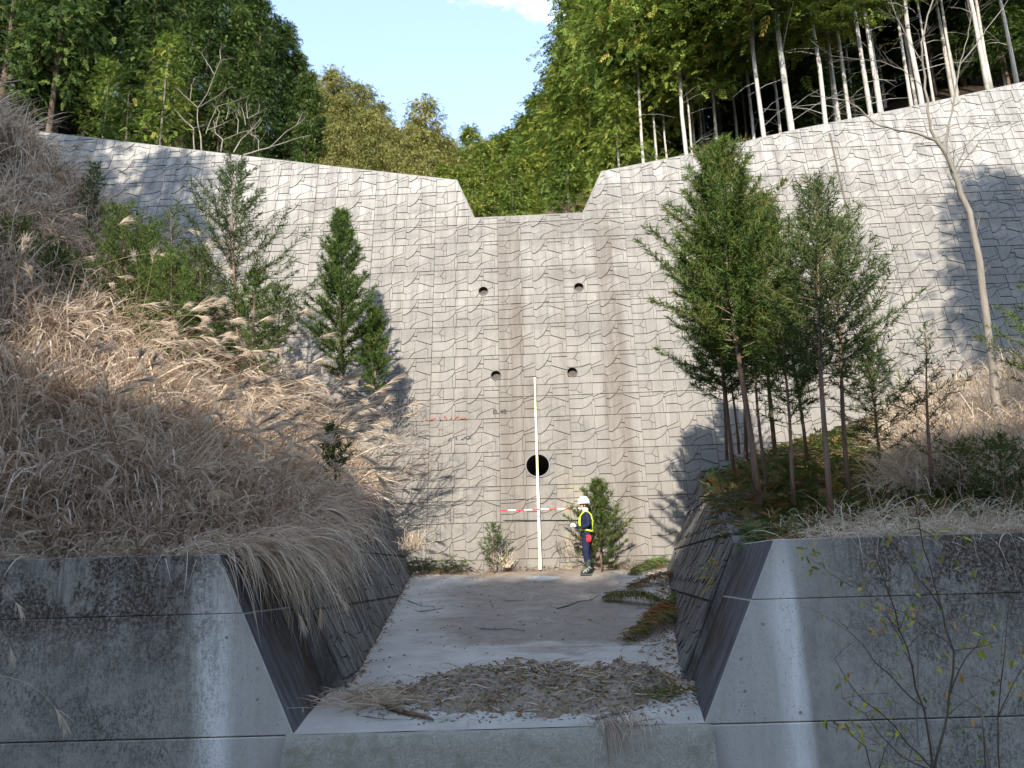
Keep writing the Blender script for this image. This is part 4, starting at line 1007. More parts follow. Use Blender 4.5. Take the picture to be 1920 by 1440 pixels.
# left bank (base pixel, tip pixel, distance)
sap(445, 700, 438, 315, 16.3, 'sparse dark young cedar with airy tiers against the left part of the dam', 1.6, .02, 1, mat='cedar_grey', dens=.95, thick=1.1, tint=(.1, .7))
sap(470, 690, 482, 520, 15.8, 'bushy cedar filling the lower right of the airy dark one', .8, .0, 12)
sap(270, 640, 275, 430, 15.6, 'green bushy cedar between the half-buried one and the spindly one', 1.0, .0, 13)
sap(110, 620, 100, 470, 15.0, 'low green cedar bush in the grass near the left edge', .9, .0, 14)
sap(645, 715, 640, 400, 18.2, 'dense bright green narrow young cedar on the bank left of the drain pipes', .82, .03, 2, dens=1.5, thick=1.5)
sap(705, 725, 700, 580, 18.3, 'short bright green cedar leaning right of the dense narrow one', .48, .0, 3, dens=1.5, thick=1.4)
sap(320, 560, 322, 390, 17.2, 'thin spindly cedar left of the airy dark one', .5, .1, 4, dens=.8, mat='cedar_grey', thick=.7)
sap(385, 640, 375, 470, 16.2, 'small dark cedar at the left foot of the airy one', .8, .0, 5, mat='cedar_grey')
sap(522, 660, 525, 540, 16.4, 'little cedar at the right foot of the airy dark one', .55, .0, 6, mat='cedar_grey')
sap(240, 640, 225, 395, 15.5, 'broad green cedar half buried in the dry grass of the left bank', 1.1, .0, 7, dens=1.1)
sap(150, 600, 180, 310, 17.5, 'slender cedar at the left end of the dam rising from the dry grass', .6, .1, 8, mat='cedar_grey')
sap(330, 680, 320, 480, 14.8, 'bushy cedar in the grass below the spindly one', .9, .0, 9)
sap(40, 600, 25, 420, 15, 'green cedar at the left edge sunk in the dry grass', .9, .0, 10)
sap(630, 900, 620, 800, 12.5, 'small yellowish cedar sprig in the grass above the side wall', .34, .0, 11)
# right bank
sap(1422, 932, 1343, 283, 11.5, 'tallest young cedar with dense green crown on the right bank', 1.12, .36, 20, dens=1.35, thick=1.35, side=None, r0=.048, Yt=12.1)
sap(1452, 835, 1420, 375, 13.6, 'second cedar close behind the tallest one, its crown merged with it', 1.1, .28, 21, dens=1.2, thick=1.1)
sap(1375, 870, 1318, 440, 13.8, 'cedar at the left of the clump whose crown reaches toward the dam', 1.0, .25, 22, dens=1.2, thick=1.2)
sap(1398, 850, 1385, 430, 14.5, 'thin reddish trunk in the middle of the left cedar clump', .9, .25, 23, dens=1.1)
sap(1556, 955, 1528, 345, 10.4, 'dark open-crowned cedar with a pale straight trunk right of the clump', .92, .36, 24, mat='cedar_grey', thick=.9, r0=.038, Yt=10.9)
sap(1590, 905, 1560, 420, 11.8, 'cedar just behind the dark open-crowned one', 1.0, .34, 25, mat='cedar_grey', thick=.85, Yt=12.2)
sap(1487, 930, 1462, 560, 11.2, 'slim young cedar between the tallest cedar and the dark open one', .6, .34, 26, thick=.8)
sap(1512, 850, 1470, 520, 13, 'half-hidden cedar at the centre of the right-hand clump', .8, .25, 27)
for k, (px, py, tx, ty, Y) in enumerate([(1362, 850, 1345, 560, 14.6), (1385, 840, 1362, 590, 15.2), (1436, 895, 1400, 560, 12.6)]):
    sap(px, py, tx, ty, Y, ['leftmost bare reddish stem of the cedar clump on the right bank', 'bare stem second from the left in the right cedar clump', 'leaning bare stem right behind the tallest cedar'][k], .55, .55, 30+k)
sap(1648, 850, 1625, 640, 12.5, 'small conical cedar with browning tips right of the open-crowned ones', .75, .05, 34, mat='cedar_grey', thick=.9)
sap(1745, 890, 1735, 612, 11.6, 'sparse forked little cedar alone on the right bank', .62, .12, 35, mat='cedar_grey', dens=.55, thick=.7)
sap(1890, 960, 1870, 830, 10.8, 'low spreading cedar bush at the right edge of the bank', .55, .0, 36, dens=.8, mat='fern', tint=(0, .5))
sap(1800, 930, 1800, 835, 11.6, 'low green cedar bush beside the sparse forked one', .5, .0, 37, dens=.7, mat='fern', tint=(0, .5))
sap(2000, 760, 1985, 500, 13.0, 'dark cedar at the extreme right in the shade', 1.0, .1, 38, mat='dark')
# in the channel
sap(1128, 1058, 1118, 905, 18.55, 'olive young cedar growing right behind the person at the foot of the dam', .62, .02, 40, mat='fern', dens=1.3, thick=1.2, tint=(0, .55))
sap(925, 1062, 924, 985, 18.75, 'tiny thin cedar seedling against the foot of the dam left of the staff', .36, .02, 41, mat='cedar_grey', dens=.9, thick=.8)

# ================================================================== BARE TREES
def branchy(name, base, label, cat, paths, mat, sub_n=0, seed=1, tw=.5, group=None):
    """paths: list of (points, r0, r1); extra twigs grow from each path"""
    g = random.Random(seed); base = Vector(base); e = tag(empty(name, base), label, cat, group); first = True
    for pts, r0, r1 in paths:
        mb = MB(); n = len(pts); P = [Vector(p)-base for p in pts]
        Q = []
        for a, b in zip(P[:-1], P[1:]):
            for s in (0, .33, .66): Q.append(a.lerp(b, s)+Vector((g.gauss(0, .01), g.gauss(0, .01), g.gauss(0, .01)))*(b-a).length*1.2)
        Q.append(P[-1]); k = len(Q)
        mb.tube(Q, [r0+(r1-r0)*i/(k-1) for i in range(k)], 6 if r0 > .02 else 4, cap=False)
        for t in range(sub_n):
            i = g.randrange(k//3, k); d = (Q[min(i+1, k-1)]-Q[i-1]).normalized()+Vector((g.gauss(0, .6), g.gauss(0, .6), g.gauss(.15, .4))); d.normalize(); l = tw*g.uniform(.4, 1.2); rr = max(.0035, (r0+(r1-r0)*i/k)*.3)
            c = [Q[i], Q[i]+d*l*.5, Q[i]+d*l+Vector((g.gauss(0, .08), g.gauss(0, .08), g.uniform(0, .12)))*l]
            mb.tube(c, [rr, rr*.7, .002], 3, cap=False)
            for q in range(2):
                d2 = (d+Vector((g.gauss(0, .6), g.gauss(0, .6), g.gauss(.1, .4)))).normalized(); s0 = c[1].lerp(c[2], g.random())
                mb.tube([s0, s0+d2*l*.4], [rr*.5, .0015], 3, cap=False)
        mb.build('trunk' if first else 'branch', M[mat], e, smooth=True); first = False
    return e
def P_(Y, *pts): return [at(x, y, Y+(p[2] if len(p) > 2 else 0)) for p in pts for x, y in [p[:2]]]
Yb = 14.0
branchy('bare_tree', at(1862, 720, Yb), 'leafless pale tree leaning left across the right part of the dam', 'tree', [
    (P_(Yb, (1872, 860), (1864, 730), (1856, 640), (1842, 540), (1832, 470), (1818, 400), (1795, 340), (1775, 290), (1757, 265)), .085, .04),
    (P_(Yb, (1757, 265), (1745, 245), (1738, 190), (1731, 120), (1728, 80), (1740, 30), (1757, -30)), .032, .012),
    (P_(Yb, (1757, 265), (1720, 250), (1680, 244), (1640, 232), (1612, 205), (1590, 190), (1520, 180)), .026, .006),
    (P_(Yb, (1731, 120), (1712, 90), (1690, 50), (1670, 0)), .014, .005),
    (P_(Yb, (1728, 160), (1690, 130), (1650, 115), (1560, 105)), .014, .004),
    (P_(Yb, (1770, 275), (1785, 210), (1795, 150), (1800, 120), (1830, 85), (1850, 55), (1890, 0)), .022, .008),
    (P_(Yb, (1800, 120), (1815, 70), (1820, 30), (1812, -20)), .012, .004),
    (P_(Yb, (1790, 330), (1815, 290), (1850, 250), (1890, 232)), .015, .004),
    (P_(Yb, (1775, 290), (1815, 270), (1850, 235)), .012, .004)], 'bark_grey', 9, 3, .55)
for lab, base, Y, pp in [
    ('white forked bare shrub on the crest of the left wing, left of its group', (364, 280), 22.9, [[(364, 285), (363, 240), (345, 225), (325, 203)], [(363, 240), (382, 236)]]),
    ('tall white bare sapling with a wide fork on the left wing crest', (378, 282), 22.9, [[(378, 282), (376, 255), (370, 230), (371, 202), (345, 178), (330, 165)], [(371, 202), (400, 185), (428, 165)], [(371, 202), (390, 175), (402, 140), (414, 112), (436, 110)], [(402, 140), (388, 118), (378, 100)], [(357, 187), (359, 160), (366, 145)], [(414, 112), (412, 95)]]),
    ('bleached multi-stemmed bare shrub in the middle of the left wing crest', (414, 284), 22.8, [[(414, 284), (418, 262), (404, 250), (400, 225)], [(418, 262), (450, 250), (480, 240), (492, 225)], [(388, 245), (420, 232), (432, 225)], [(386, 250), (400, 215), (408, 200), (440, 190), (468, 178)], [(424, 225), (430, 195)], [(404, 240), (412, 210), (400, 198)], [(445, 250), (447, 225), (442, 215)], [(460, 235), (456, 210), (452, 200)]]),
    ('thin pale stems leaning right on the left wing crest', (438, 286), 22.9, [[(438, 286), (452, 262), (470, 245), (490, 220)], [(464, 222), (462, 190)], [(465, 222), (485, 212), (487, 195)], [(486, 255), (472, 255), (470, 235)]]),
    ('long low bare branch sweeping right off the left wing crest', (456, 290), 22.7, [[(456, 290), (500, 278), (530, 268), (583, 253)], [(508, 275), (535, 248), (560, 232), (572, 222)], [(556, 235), (567, 212)], [(485, 280), (484, 262), (472, 250)]])]:
    branchy('bare_shrub', at(base[0], base[1], Y), lab, 'shrub', [(P_(Y, *p), .028 if i == 0 else .017, .006) for i, p in enumerate(pp)], 'deadwood', 4, hash(lab) % 97 if False else len(lab), .4)
# brown twiggy shrub left of the channel, against the dam
def twig_bush(label, base, n, spread, L_, mat, seed, flow=(0, 0, 1), r=.008, cat='shrub', name='bare_shrub', gen=2):
    g = random.Random(seed); base = Vector(base); e = tag(empty(name, base), label, cat); mb = MB()
    def grow(p, d, l, r, lev):
        q = [p]; dd = d.copy()
        for k in range(4): dd = (dd+Vector((g.gauss(0, .13), g.gauss(0, .13), g.gauss(.03, .1)))).normalized(); q.append(q[-1]+dd*l/4)
        mb.tube(q, [r, r*.85, r*.65, r*.45, r*.2], 3, g.random(), cap=False)
        if lev > 0:
            for k in range(g.randint(3, 5)):
                i = g.randint(1, 3); grow(q[i], (dd+Vector((g.gauss(0, .55), g.gauss(0, .55), g.gauss(0, .4)))).normalized(), l*g.uniform(.35, .6), r*.55, lev-1)
    for k in range(n):
        d = (Vector(flow)+Vector((g.gauss(0, spread), g.gauss(0, spread), g.gauss(0, spread*.6)))).normalized()
        grow(Vector((g.gauss(0, .12), g.gauss(0, .12), 0)), d, L_*g.uniform(.6, 1.15), r, gen)
    mb.build('stems', M[mat], e); return e
twig_bush('brown leafless twiggy shrub spreading in front of the dam above the left side wall', at(690, 860, 17.2), 16, .35, 2.1, 'bark_grey', 3, (.75, .1, .55), .011)
twig_bush('dense tangle of thin twigs below it at the edge of the left side wall', at(720, 900, 17.8), 12, .4, 1.5, 'twig', 4, (.8, .1, .25), .009)
twig_bush('fine bare twigs against the dam at the left above the ivy', at(775, 1010, 18.7), 7, .3, .8, 'bark_grey', 5, (.3, 0, .9), .005)
twig_bush('dry weed stalks at the left foot of the dam', at(835, 1062, 18.8), 10, .3, .55, 'deadwood', 6, (0, 0, 1), .004, gen=1)
twig_bush('reddish leafless bush at the right end of the notch crest', at(1075, 402, 21.3)+Vector((0, .2, 0)), 10, .6, .6, 'bark_red', 7, (-.3, 0, .7), .009)
twig_bush('brown twigs lying along the notch crest', at(1050, 402, 21.3)+Vector((0, .2, 0)), 7, .5, .45, 'bark_red', 8, (-.8, 0, .3), .008)
twig_bush('withered brown vine on the dam to the left of the person', at(1075, 1045, 18.95), 9, .5, .55, 'twig', 9, (-.2, 0, .8), .006)
twig_bush('dry brown tuft at the foot of the dam right of the person', at(1190, 1062, 18.6), 16, .6, .35, 'bark_grey', 10, (0, 0, .6), .005, gen=1)
twig_bush('straggly dry weeds rooted in the right side wall', at(1335, 1110, 12.2), 6, .35, .5, 'bark_grey', 11, (-.5, -.2, .7), .005, gen=1)
twig_bush('dead brush on the ledge of the right side wall', at(1410, 930, 11.4), 16, .7, .45, 'twig', 12, (0, 0, .3), .006, gen=1)
# pale straw cone beside the seedling
V, T, t = hang(90, at(950, 1064, 18.85), (0, 0, 1), (.25, .62), (.01, .02), (.1, .5), gg, .35, (.5, .9), (.06, .04, .01))
tag(link('straw_tuft', me_np('straw_tuft', V, T, t), mats=M['grass']), 'pale pointed straw tuft at the foot of the dam left of the staff', 'grass tuft')
V, T, t = hang(160, at(770, 1030, 18.0), (.1, 0, 1), (.5, 1.3), (.008, .016), (.4, 1.2), gg, .25, (.3, 1), (.12, .1, .02))
tag(link('grass_tussock', me_np('grass_tussock', V, T, t), mats=M['grass']), 'green and straw tussock where the left side wall meets the dam', 'grass tussock')

# ================================================================== STAFF, ROD, PERSON
def bar(mb, a, b, w_, d_, tint=0, mi=0, right=Vector((1, 0, 0))):
    a = Vector(a); b = Vector(b); z = (b-a); l = z.length; z.normalize(); x = (right-z*right.dot(z)).normalized(); y = z.cross(x)
    mb.box((-w_/2, -d_/2, 0), (w_/2, d_/2, l), tint, frame(a, x, y, z), mi)
sb = at(1013, 1068, 18.95); st_ = dpt(.555, 4.965, .10); axis = st_-sb
staff = tag(empty('levelling_staff', sb), 'tall cream and white levelling staff leaning on the dam below the upper pipes', 'measuring staff')
cuts = [0, .165, .48, .66, .8, 1.0]; cols = ['yellow_paint', 'white', 'yellow_paint', 'white', 'yellow_paint']
for k in range(5):
    mb = MB(); bar(mb, axis*cuts[k]+Vector((0, 0, .0)), axis*cuts[k+1], .062-.006*k, .03-.003*k); mb.build('staff_section', M[cols[k]], staff)
mb = MB(); bar(mb, axis*0, axis*.004, .07, .036); mb.build('foot_plate', M['reflect'], staff)
ra = at(937, 957.5, 18.98); rb = at(1091, 953.0, 18.78)
rod = tag(empty('ranging_rod', ra), 'red and white banded ranging rod held level across the staff at head height', 'ranging rod')
for k in range(10):
    mb = MB(); a = (rb-ra)*(k/10); b = (rb-ra)*((k+1)/10)
    if k == 0: mb.tube([a, a+(b-a)*.25, b], [.004, .016, .016], 8)
    else: mb.tube([a, b], .0155, 8)
    mb.build('rod_band', M['red' if k % 2 == 0 else 'white'], rod, smooth=False)

def skin_mesh(name, joints, edges, radii, sub=2):
    me = bpy.data.meshes.new(name); me.from_pydata(joints, edges, []); ob = bpy.data.objects.new(name, me); C.objects.link(ob)
    md = ob.modifiers.new('s', 'SKIN'); md.use_smooth_shade = True
    for i, r_ in enumerate(radii):
        sv = me.skin_vertices[0].data[i]; sv.radius = r_ if hasattr(r_, '__len__') else (r_, r_); sv.use_root = (i == 0)
    ob.modifiers.new('u', 'SUBSURF').levels = sub
    dg = bpy.context.evaluated_depsgraph_get(); out = bpy.data.meshes.new_from_object(ob.evaluated_get(dg)); bpy.data.objects.remove(ob)
    out.name = name; return out
pb = at(1101, 1069.5, 18.25); pb.z = floor_z(18.25)+.003
person = tag(empty('person', pb), 'person in a white helmet, navy work clothes and yellow safety harness standing side-on', 'person')
# local axes: +x = right of the picture; the person faces -x
J = [(0.02, 0, .93), (.03, 0, 1.08), (.03, 0, 1.25), (.02, 0, 1.36), (.0, 0, 1.44),            # pelvis, waist, chest, neck base, neck
     (.01, -.085, .88), (-.02, -.095, .50), (.03, -.10, .10), (-.10, -.10, .045),           # near leg
     (.01, .085, .88), (.04, .095, .50), (.07, .10, .10), (-.06, .10, .045),                # far leg
     (.03, -.175, 1.33), (.06, -.235, 1.08), (-.13, -.20, 1.03), (-.20, -.16, 1.07),        # near arm, forearm forward
     (.03, .175, 1.33), (.05, .24, 1.07), (-.13, .19, 1.08), (-.21, .13, 1.12)]             # far arm
E_ = [(0, 1), (1, 2), (2, 3), (3, 4), (0, 5), (5, 6), (6, 7), (7, 8), (0, 9), (9, 10), (10, 11), (11, 12), (2, 13), (13, 14), (14, 15), (15, 16), (2, 17), (17, 18), (18, 19), (19, 20)]
Rd = [(.125, .15), (.125, .145), (.135, .165), (.085, .10), .058, .108, .088, .074, .05, .108, .088, .074, .05, .07, .058, .045, .034, .07, .058, .045, .034]
bodym = skin_mesh('body', J, E_, Rd)
for q in ('navy', 'boot', 'skin'): bodym.materials.append(M[q])
for p in bodym.polygons: p.material_index = 1 if p.center.z < .30 else (2 if p.center.z > 1.43 else 0)
link('body', bodym, person)
# head with face looking to -x
hm = MB(); hz = 1.545
hm.lathe([(0.001, -.115), (.045, -.108), (.066, -.07), (.076, -.02), (.08, .03), (.07, .08), (.04, .11), (.001, .118)], 18, (-.01, 0, hz), 0, 1.12, .92)
hm.lathe([(.001, .03), (.012, .018), (.016, 0), (.001, -.012)], 8, (-.10, 0, hz-.012))     # nose
head = hm.build('head', M['skin'], person, smooth=True)
mb = MB()
for sy in (-1, 1): mb.lathe([(.001, -.03), (.014, -.022), (.018, .01), (.001, .032)], 8, (.005, sy*.073, hz-.005), 0, 1, .5)
mb.build('ear', M['skin'], head, smooth=True)
mb = MB()
for sy in (-1, 1): mb.lathe([(.001, -.008), (.009, 0), (.001, .008)], 8, (-.086, sy*.03, hz+.018))
mb.build('eyes', M['hair'], head)
mb = MB(); mb.lathe([(.0005, -.005), (.02, -.002), (.02, .002), (.0005, .005)], 10, (-.084, 0, hz-.055), 0, .4, 1); mb.build('mouth', M['red_cloth'], head)
mb = MB(); mb.lathe([(.079, -.05), (.086, 0), (.083, .05)], 18, (.012, 0, hz), 0, 1.05, .95); mb.build('hair', M['hair'], head)
mb = MB(); mb.lathe([(.112, .0), (.118, .012), (.116, .05), (.1, .10), (.06, .138), (.001, .15)], 22, (-.005, 0, hz+.045), 0, 1.16, .98)
mb.lathe([(.10, .004), (.132, -.004), (.136, .004), (.116, .016)], 22, (-.012, 0, hz+.045), 0, 1.18, .98)
mb.add([(-.13, -.09, hz+.052), (-.13, .09, hz+.052), (-.19, .05, hz+.040), (-.19, -.05, hz+.040), (-.13, -.09, hz+.060), (-.13, .09, hz+.060), (-.19, .05, hz+.046), (-.19, -.05, hz+.046)], [(0, 1, 2, 3), (7, 6, 5, 4), (0, 3, 7, 4), (3, 2, 6, 7), (2, 1, 5, 6), (1, 0, 4, 5)])
mb.tube([(-.14, 0, hz+.13), (-.06, 0, hz+.198), (.05, 0, hz+.197), (.12, 0, hz+.13)], [.008, .012, .012, .008], 6)
mb.build('helmet', M['helmet'], person, smooth=True)
# white mask / towel round jaw and neck
mb = MB(); mb.lathe([(.058, -.02), (.094, -.01), (.098, .03), (.086, .062)], 16, (-.012, 0, hz-.115), 0, 1.08, .95); mb.build('neck_towel', M['cloth_white'], person, smooth=True)
# harness: shoulder loops, waist belt
def strap(pts, w_, name, mat):
    mb = MB(); P = [Vector(p) for p in pts]; k = len(P); vs = []
    for i, p in enumerate(P):
        d = (P[min(i+1, k-1)]-P[max(0, i-1)]).normalized(); o = Vector((p.x-.03, p.y, 0)); o = o.normalized() if o.length > .01 else Vector((0, 0, 1))
        s = d.cross(o).normalized()*w_/2
        vs += [p+s+o*.0, p-s, p-s+o*.008, p+s+o*.008]
    fs = [(i*4+a, i*4+(a+1) % 4, i*4+4+(a+1) % 4, i*4+4+a) for i in range(k-1) for a in range(4)]
    mb.add(vs, fs); return mb.build(name, M[mat], person)
for sy in (-1, 1):
    strap([(-.11, sy*.10, 1.02), (-.125, sy*.12, 1.18), (-.105, sy*.13, 1.31), (-.03, sy*.145, 1.40), (.05, sy*.14, 1.41), (.135, sy*.12, 1.32), (.17, sy*.10, 1.18), (.16, sy*.05, 1.02)], .03, 'harness_strap', 'hivis')
ring = [(.03+.15*math.cos(a), .185*math.sin(a), .985+.02*math.sin(a*2)) for a in [2*math.pi*k/14 for k in range(15)]]
strap(ring, .034, 'harness_belt', 'hivis')
# gloves with fingers round a notebook
for sy, (wx, wy, wz) in ((-1, (-.205, -.155, 1.075)), (1, (-.215, .125, 1.125))):
    j = [(wx, wy, wz), (wx-.045, wy, wz+.008), (wx-.075, wy, wz+.012)]; e_ = [(0, 1), (1, 2)]; rd = [.03, .036, .03]
    for f in range(4):
        b = len(j); yy = wy-.03+.02*f; l_ = (.034, .04, .038, .028)[f]
        j += [(wx-.078, yy, wz+.012), (wx-.10-l_*.3, yy, wz+.006), (wx-.10-l_*.3, yy+sy*-.012, wz-.022)]; e_ += [(2, b), (b, b+1), (b+1, b+2)]; rd += [.011, .0095, .008]
    b = len(j); j += [(wx-.05, wy+sy*.03, wz+.03), (wx-.075, wy+sy*.02, wz+.045)]; e_ += [(1, b), (b, b+1)]; rd += [.012, .009]
    gm = skin_mesh('glove', j, e_, rd, 1); gm.materials.append(M['cloth_white']); link('glove', gm, person)
nb_ = tag(empty('notebook', pb+Vector((-.30, -.03, 1.10))), 'small white notebook held open in front of the chest of the person', 'notebook')
mb = MB(); mb.box((-.055, -.09, -.008), (.055, 0, 0), 0, Matrix.Rotation(-.5, 4, 'Y')); mb.box((-.055, .001, -.008), (.055, .09, 0), 0, Matrix.Rotation(-.5, 4, 'Y')); mb.build('pages', M['cloth_white'], nb_)
mb = MB(); mb.box((-.06, -.096, -.0125), (.06, .096, -.0085), 0, Matrix.Rotation(-.5, 4, 'Y')); mb.build('cover', M['red_cloth'], nb_)
# red pouch, knee and boot trims
mb = MB(); mb.lathe([(.001, -.085), (.045, -.08), (.062, -.03), (.06, .04), (.05, .07), (.001, .078)], 12, (.055, -.165, .80), 0, 1, .5); mb.build('red_pouch', M['red_cloth'], person, smooth=True)
for sy, ox in ((-1, 0), (1, .04)):
    mb = MB(); mb.box((-.165+ox, sy*.10-.052, 0), (.085+ox, sy*.10+.052, .028)); mb.build('boot_sole', M['boot'], person)
    mb = MB(); mb.lathe([(.001, .02), (.048, .025), (.05, .06), (.042, .095), (.001, .11)], 12, (-.085+ox, sy*.10, 0), 0, 1.55, .95); mb.build('boot_toe', M['boot'], person, smooth=True)
    for k in range(3):
        mb = MB(); mb.tube([(-.10+ox+.05*k, sy*.10-.056, .05+.04*k), (-.06+ox+.05*k, sy*.10-.066, .12+.03*k), (-.03+ox+.05*k, sy*.10-.06, .06+.04*k)], .008, 5); mb.build('boot_trim', M['reflect'], person)
    mb = MB(); mb.lathe([(.072, 0), (.078, .03), (.074, .06)], 12, (.03+ox, sy*.10, .27)); mb.build('boot_cuff', M['boot'], person, smooth=True)

# ================================================================== DEBRIS ON THE FLOOR
def fl(px, py):
    """pixel -> point on the sloping channel floor"""
    d = ray(px, py); # z = -1.57+(y-8.75)*.1532
    t = (-1.57-8.75*.1532)/(d[2]-d[1]*.1532); p = d*t; return Vector(p)
# low mound
c0 = fl(1010, 1305); A0 = fl(740, 1325); B0 = fl(1250, 1300)
def mound_h(x, y):
    u = (x-c0.x)/1.75; v = (y-9.9+.12*math.sin(x*2.2))/.74; r2 = u*u+v*v
    r2 += .55*noise.noise(Vector((x*2.3, y*2.3, 8)))+.25*noise.noise(Vector((x*7, y*7, 3))); h = max(0, 1-r2)**.7*.27; return h*(1+.7*noise.noise(Vector((x*3, y*3, 1))))+(.05*noise.noise(Vector((x*9, y*9, 1))) if r2 < 1 else 0)-.012-.05*max(0, r2-1)
xs = np.linspace(-1.65, 2.3, 130); ys = np.linspace(8.95, 10.8, 70)
V = np.array([(x, y, floor_z(y)+mound_h(x, y)) for y in ys for x in xs]); n = len(xs)
T = [(b*n+a, b*n+a+1, (b+1)*n+a+1, (b+1)*n+a) for b in range(len(ys)-1) for a in range(n-1)]
tag(link('debris_mound', me_np('debris_mound', V, T, smooth=True), mats=M['debris']), 'low mound of silt and gravel washed across the mouth of the channel floor', 'silt mound')
# pebbles, twigs, straw scattered (uncountable)
g = np.random.default_rng(77)
def pebbles(n, fpos, size):
    mb_v = []; mb_t = []
    ico = np.array([(0, 0, 1), (.9, 0, .1), (.1, .9, 0), (-.9, .1, .1), (0, -.9, -.05), (0, 0, -.7)]); it = np.array([(0, 1, 2), (0, 2, 3), (0, 3, 4), (0, 4, 1), (5, 2, 1), (5, 3, 2), (5, 4, 3), (5, 1, 4)])
    for k in range(n):
        p = fpos(); s = g.uniform(*size)*np.array([g.uniform(.7, 1.3), g.uniform(.7, 1.3), g.uniform(.4, .8)]); a = g.uniform(0, 6.28)
        Rz = np.array([[math.cos(a), -math.sin(a), 0], [math.sin(a), math.cos(a), 0], [0, 0, 1]]); mb_v.append((ico*s)@Rz.T+np.array(p)); mb_t.append(it+6*k)
    return np.concatenate(mb_v), np.concatenate(mb_t)
def on_mound():
    while True:
        x = g.normal(.3, .95); y = g.normal(9.85, .42)
        if 8.9 < y < 10.9 and -1.8 < x < 2.2: return (x, y, floor_z(y)+max(0, mound_h(x, y))+.004)
V, T = pebbles(2200, on_mound, (.006, .03)); tag(link('gravel', me_np('gravel', V, T), mats=M['stone']), 'gravel mixed in the silt mound on the channel floor', 'gravel', kind='stuff')
def scatter_straw(name, n, fpos, Lr, wr, mat, label, flat=.12, tint=(0, 1), cat='plant litter'):
    P = np.array([fpos() for _ in range(n)]); az = g.uniform(0, 6.28, n); d = np.stack([np.cos(az), np.sin(az), np.abs(g.normal(0, flat, n))], 1)
    V, T, t = blades(P, d, g.uniform(*Lr, n), g.uniform(*wr, n), g.uniform(0, .3, n), g.uniform(*tint, n), 4, g.normal(0, .25, n), g)
    return tag(link(name, me_np(name, V, T, t), mats=M[mat]), label, cat, kind='stuff')
scatter_straw('straw_litter', 1500, on_mound, (.08, .35), (.006, .013), 'grass', 'dead straw and stalks tangled in the silt mound')
scatter_straw('leaf_litter', 1300, on_mound, (.03, .11), (.012, .03), 'dead', 'brown cedar scraps scattered over the silt mound', .3)
scatter_straw('green_litter', 260, lambda: (g.normal(1.35, .28), g.normal(9.6, .14), floor_z(9.6)+.06), (.1, .3), (.008, .016), 'fern', 'green and straw grass tuft lying on the right part of the mound', .5, (0, .6))
scatter_straw('leaf_litter', 420, lambda: (lambda y: (g.uniform(-2.1, 2.6+(y-10)*.1), y, floor_z(y)+.008))(g.uniform(10.4, 18.8)), (.02, .07), (.006, .02), 'dead', 'tiny brown leaves and grit scattered on the wet channel floor', .08, (.3, 1))
scatter_straw('leaf_litter', 700, lambda: (lambda y: (baseR(y)-abs(g.normal(0, .22)), y, floor_z(y)+.02))(g.uniform(9.6, 17.5)), (.04, .16), (.008, .02), 'dead', 'rusty litter piled along the foot of the right side wall', .35, (.4, 1))
scatter_straw('leaf_litter', 420, lambda: (lambda y: (baseL(y)+abs(g.normal(0, .07))-.02, y, floor_z(y)+.015))(g.uniform(10.3, 18.9)), (.03, .1), (.006, .016), 'dead', 'thin line of brown litter along the foot of the left side wall', .3, (.4, 1))
scatter_straw('straw_litter', 520, lambda: (g.normal(-1.75, .26), g.normal(9.75, .38), floor_z(9.75)+.03+abs(g.normal(0, .03))), (.12, .5), (.006, .014), 'grass', 'heap of dry stalks in the corner behind the left front wall', .25)
# clump hanging over the sill edge
V, T, t = hang(150, (1.02, 8.78, -1.53), (.1, -.6, .1), (.15, .5), (.006, .014), (.9, 1.5), gg, .4, (.0, .8), (.16, .05, .03))
tag(link('straw_clump', me_np('straw_clump', V, T, t), mats=M['grass']), 'root clump of dead grass hanging over the sill at the front', 'grass clump')
# sticks that lie apart
def stick(pix, r, label, mat='twig', lift=.012, seed=1):
    gq = random.Random(seed); P = [fl(*p) for p in pix]; e = tag(empty('fallen_stick', P[0]), label, 'stick'); Q = []
    for p in P: Q.append(p-P[0]+Vector((0, 0, lift+r)))
    mb = MB(); mb.tube(Q, [r*(1-.6*i/(len(Q)-1)) for i in range(len(Q))], 6); mb.build('stem', M[mat], e, smooth=True)
    mb = MB()
    for k in range(5):
        a = Q[gq.randrange(len(Q)-1)]; d = Vector((gq.uniform(-1, 1), gq.uniform(-1, 1), .15)).normalized(); mb.tube([a, a+d*.12], [r*.4, .002], 3, cap=False)
    mb.build('twig', M[mat], e); return e
stick([(900, 1181), (930, 1183), (955, 1181), (985, 1186)], .012, 'pale forked stick lying in the middle of the channel floor', 'deadwood')
stick([(1045, 1143), (1062, 1139), (1085, 1130), (1108, 1127), (1120, 1119), (1135, 1120)], .010, 'brown branch pointing from the green spray toward the centre of the floor')
stick([(950, 1129), (983, 1128)], .01, 'short pale stick on the floor below the staff', 'deadwood')
stick([(788, 1149), (815, 1145), (832, 1142)], .009, 'thin dark twig near the left side wall')
stick([(765, 1128), (790, 1138), (815, 1139)], .008, 'thin curved stalk at the left side wall', 'deadwood')
stick([(726, 1330), (760, 1342), (800, 1350), (812, 1356)], .034, 'short thick weathered log at the left end of the silt mound', 'bark_red', .0)
stick([(740, 1318), (800, 1300), (850, 1292)], .012, 'long straw stem across the left end of the mound', 'deadwood')
stick([(1118, 1356), (1150, 1346), (1195, 1338)], .022, 'pale broken stick at the sill edge right of centre', 'deadwood', .02)
stick([(685, 1347), (720, 1352), (765, 1352)], .008, 'thin curved stem left of the thick log', 'deadwood')
stick([(1043, 1308), (1060, 1290), (1072, 1272)], .012, 'stick poking up from the mound right of centre', 'deadwood', .09)
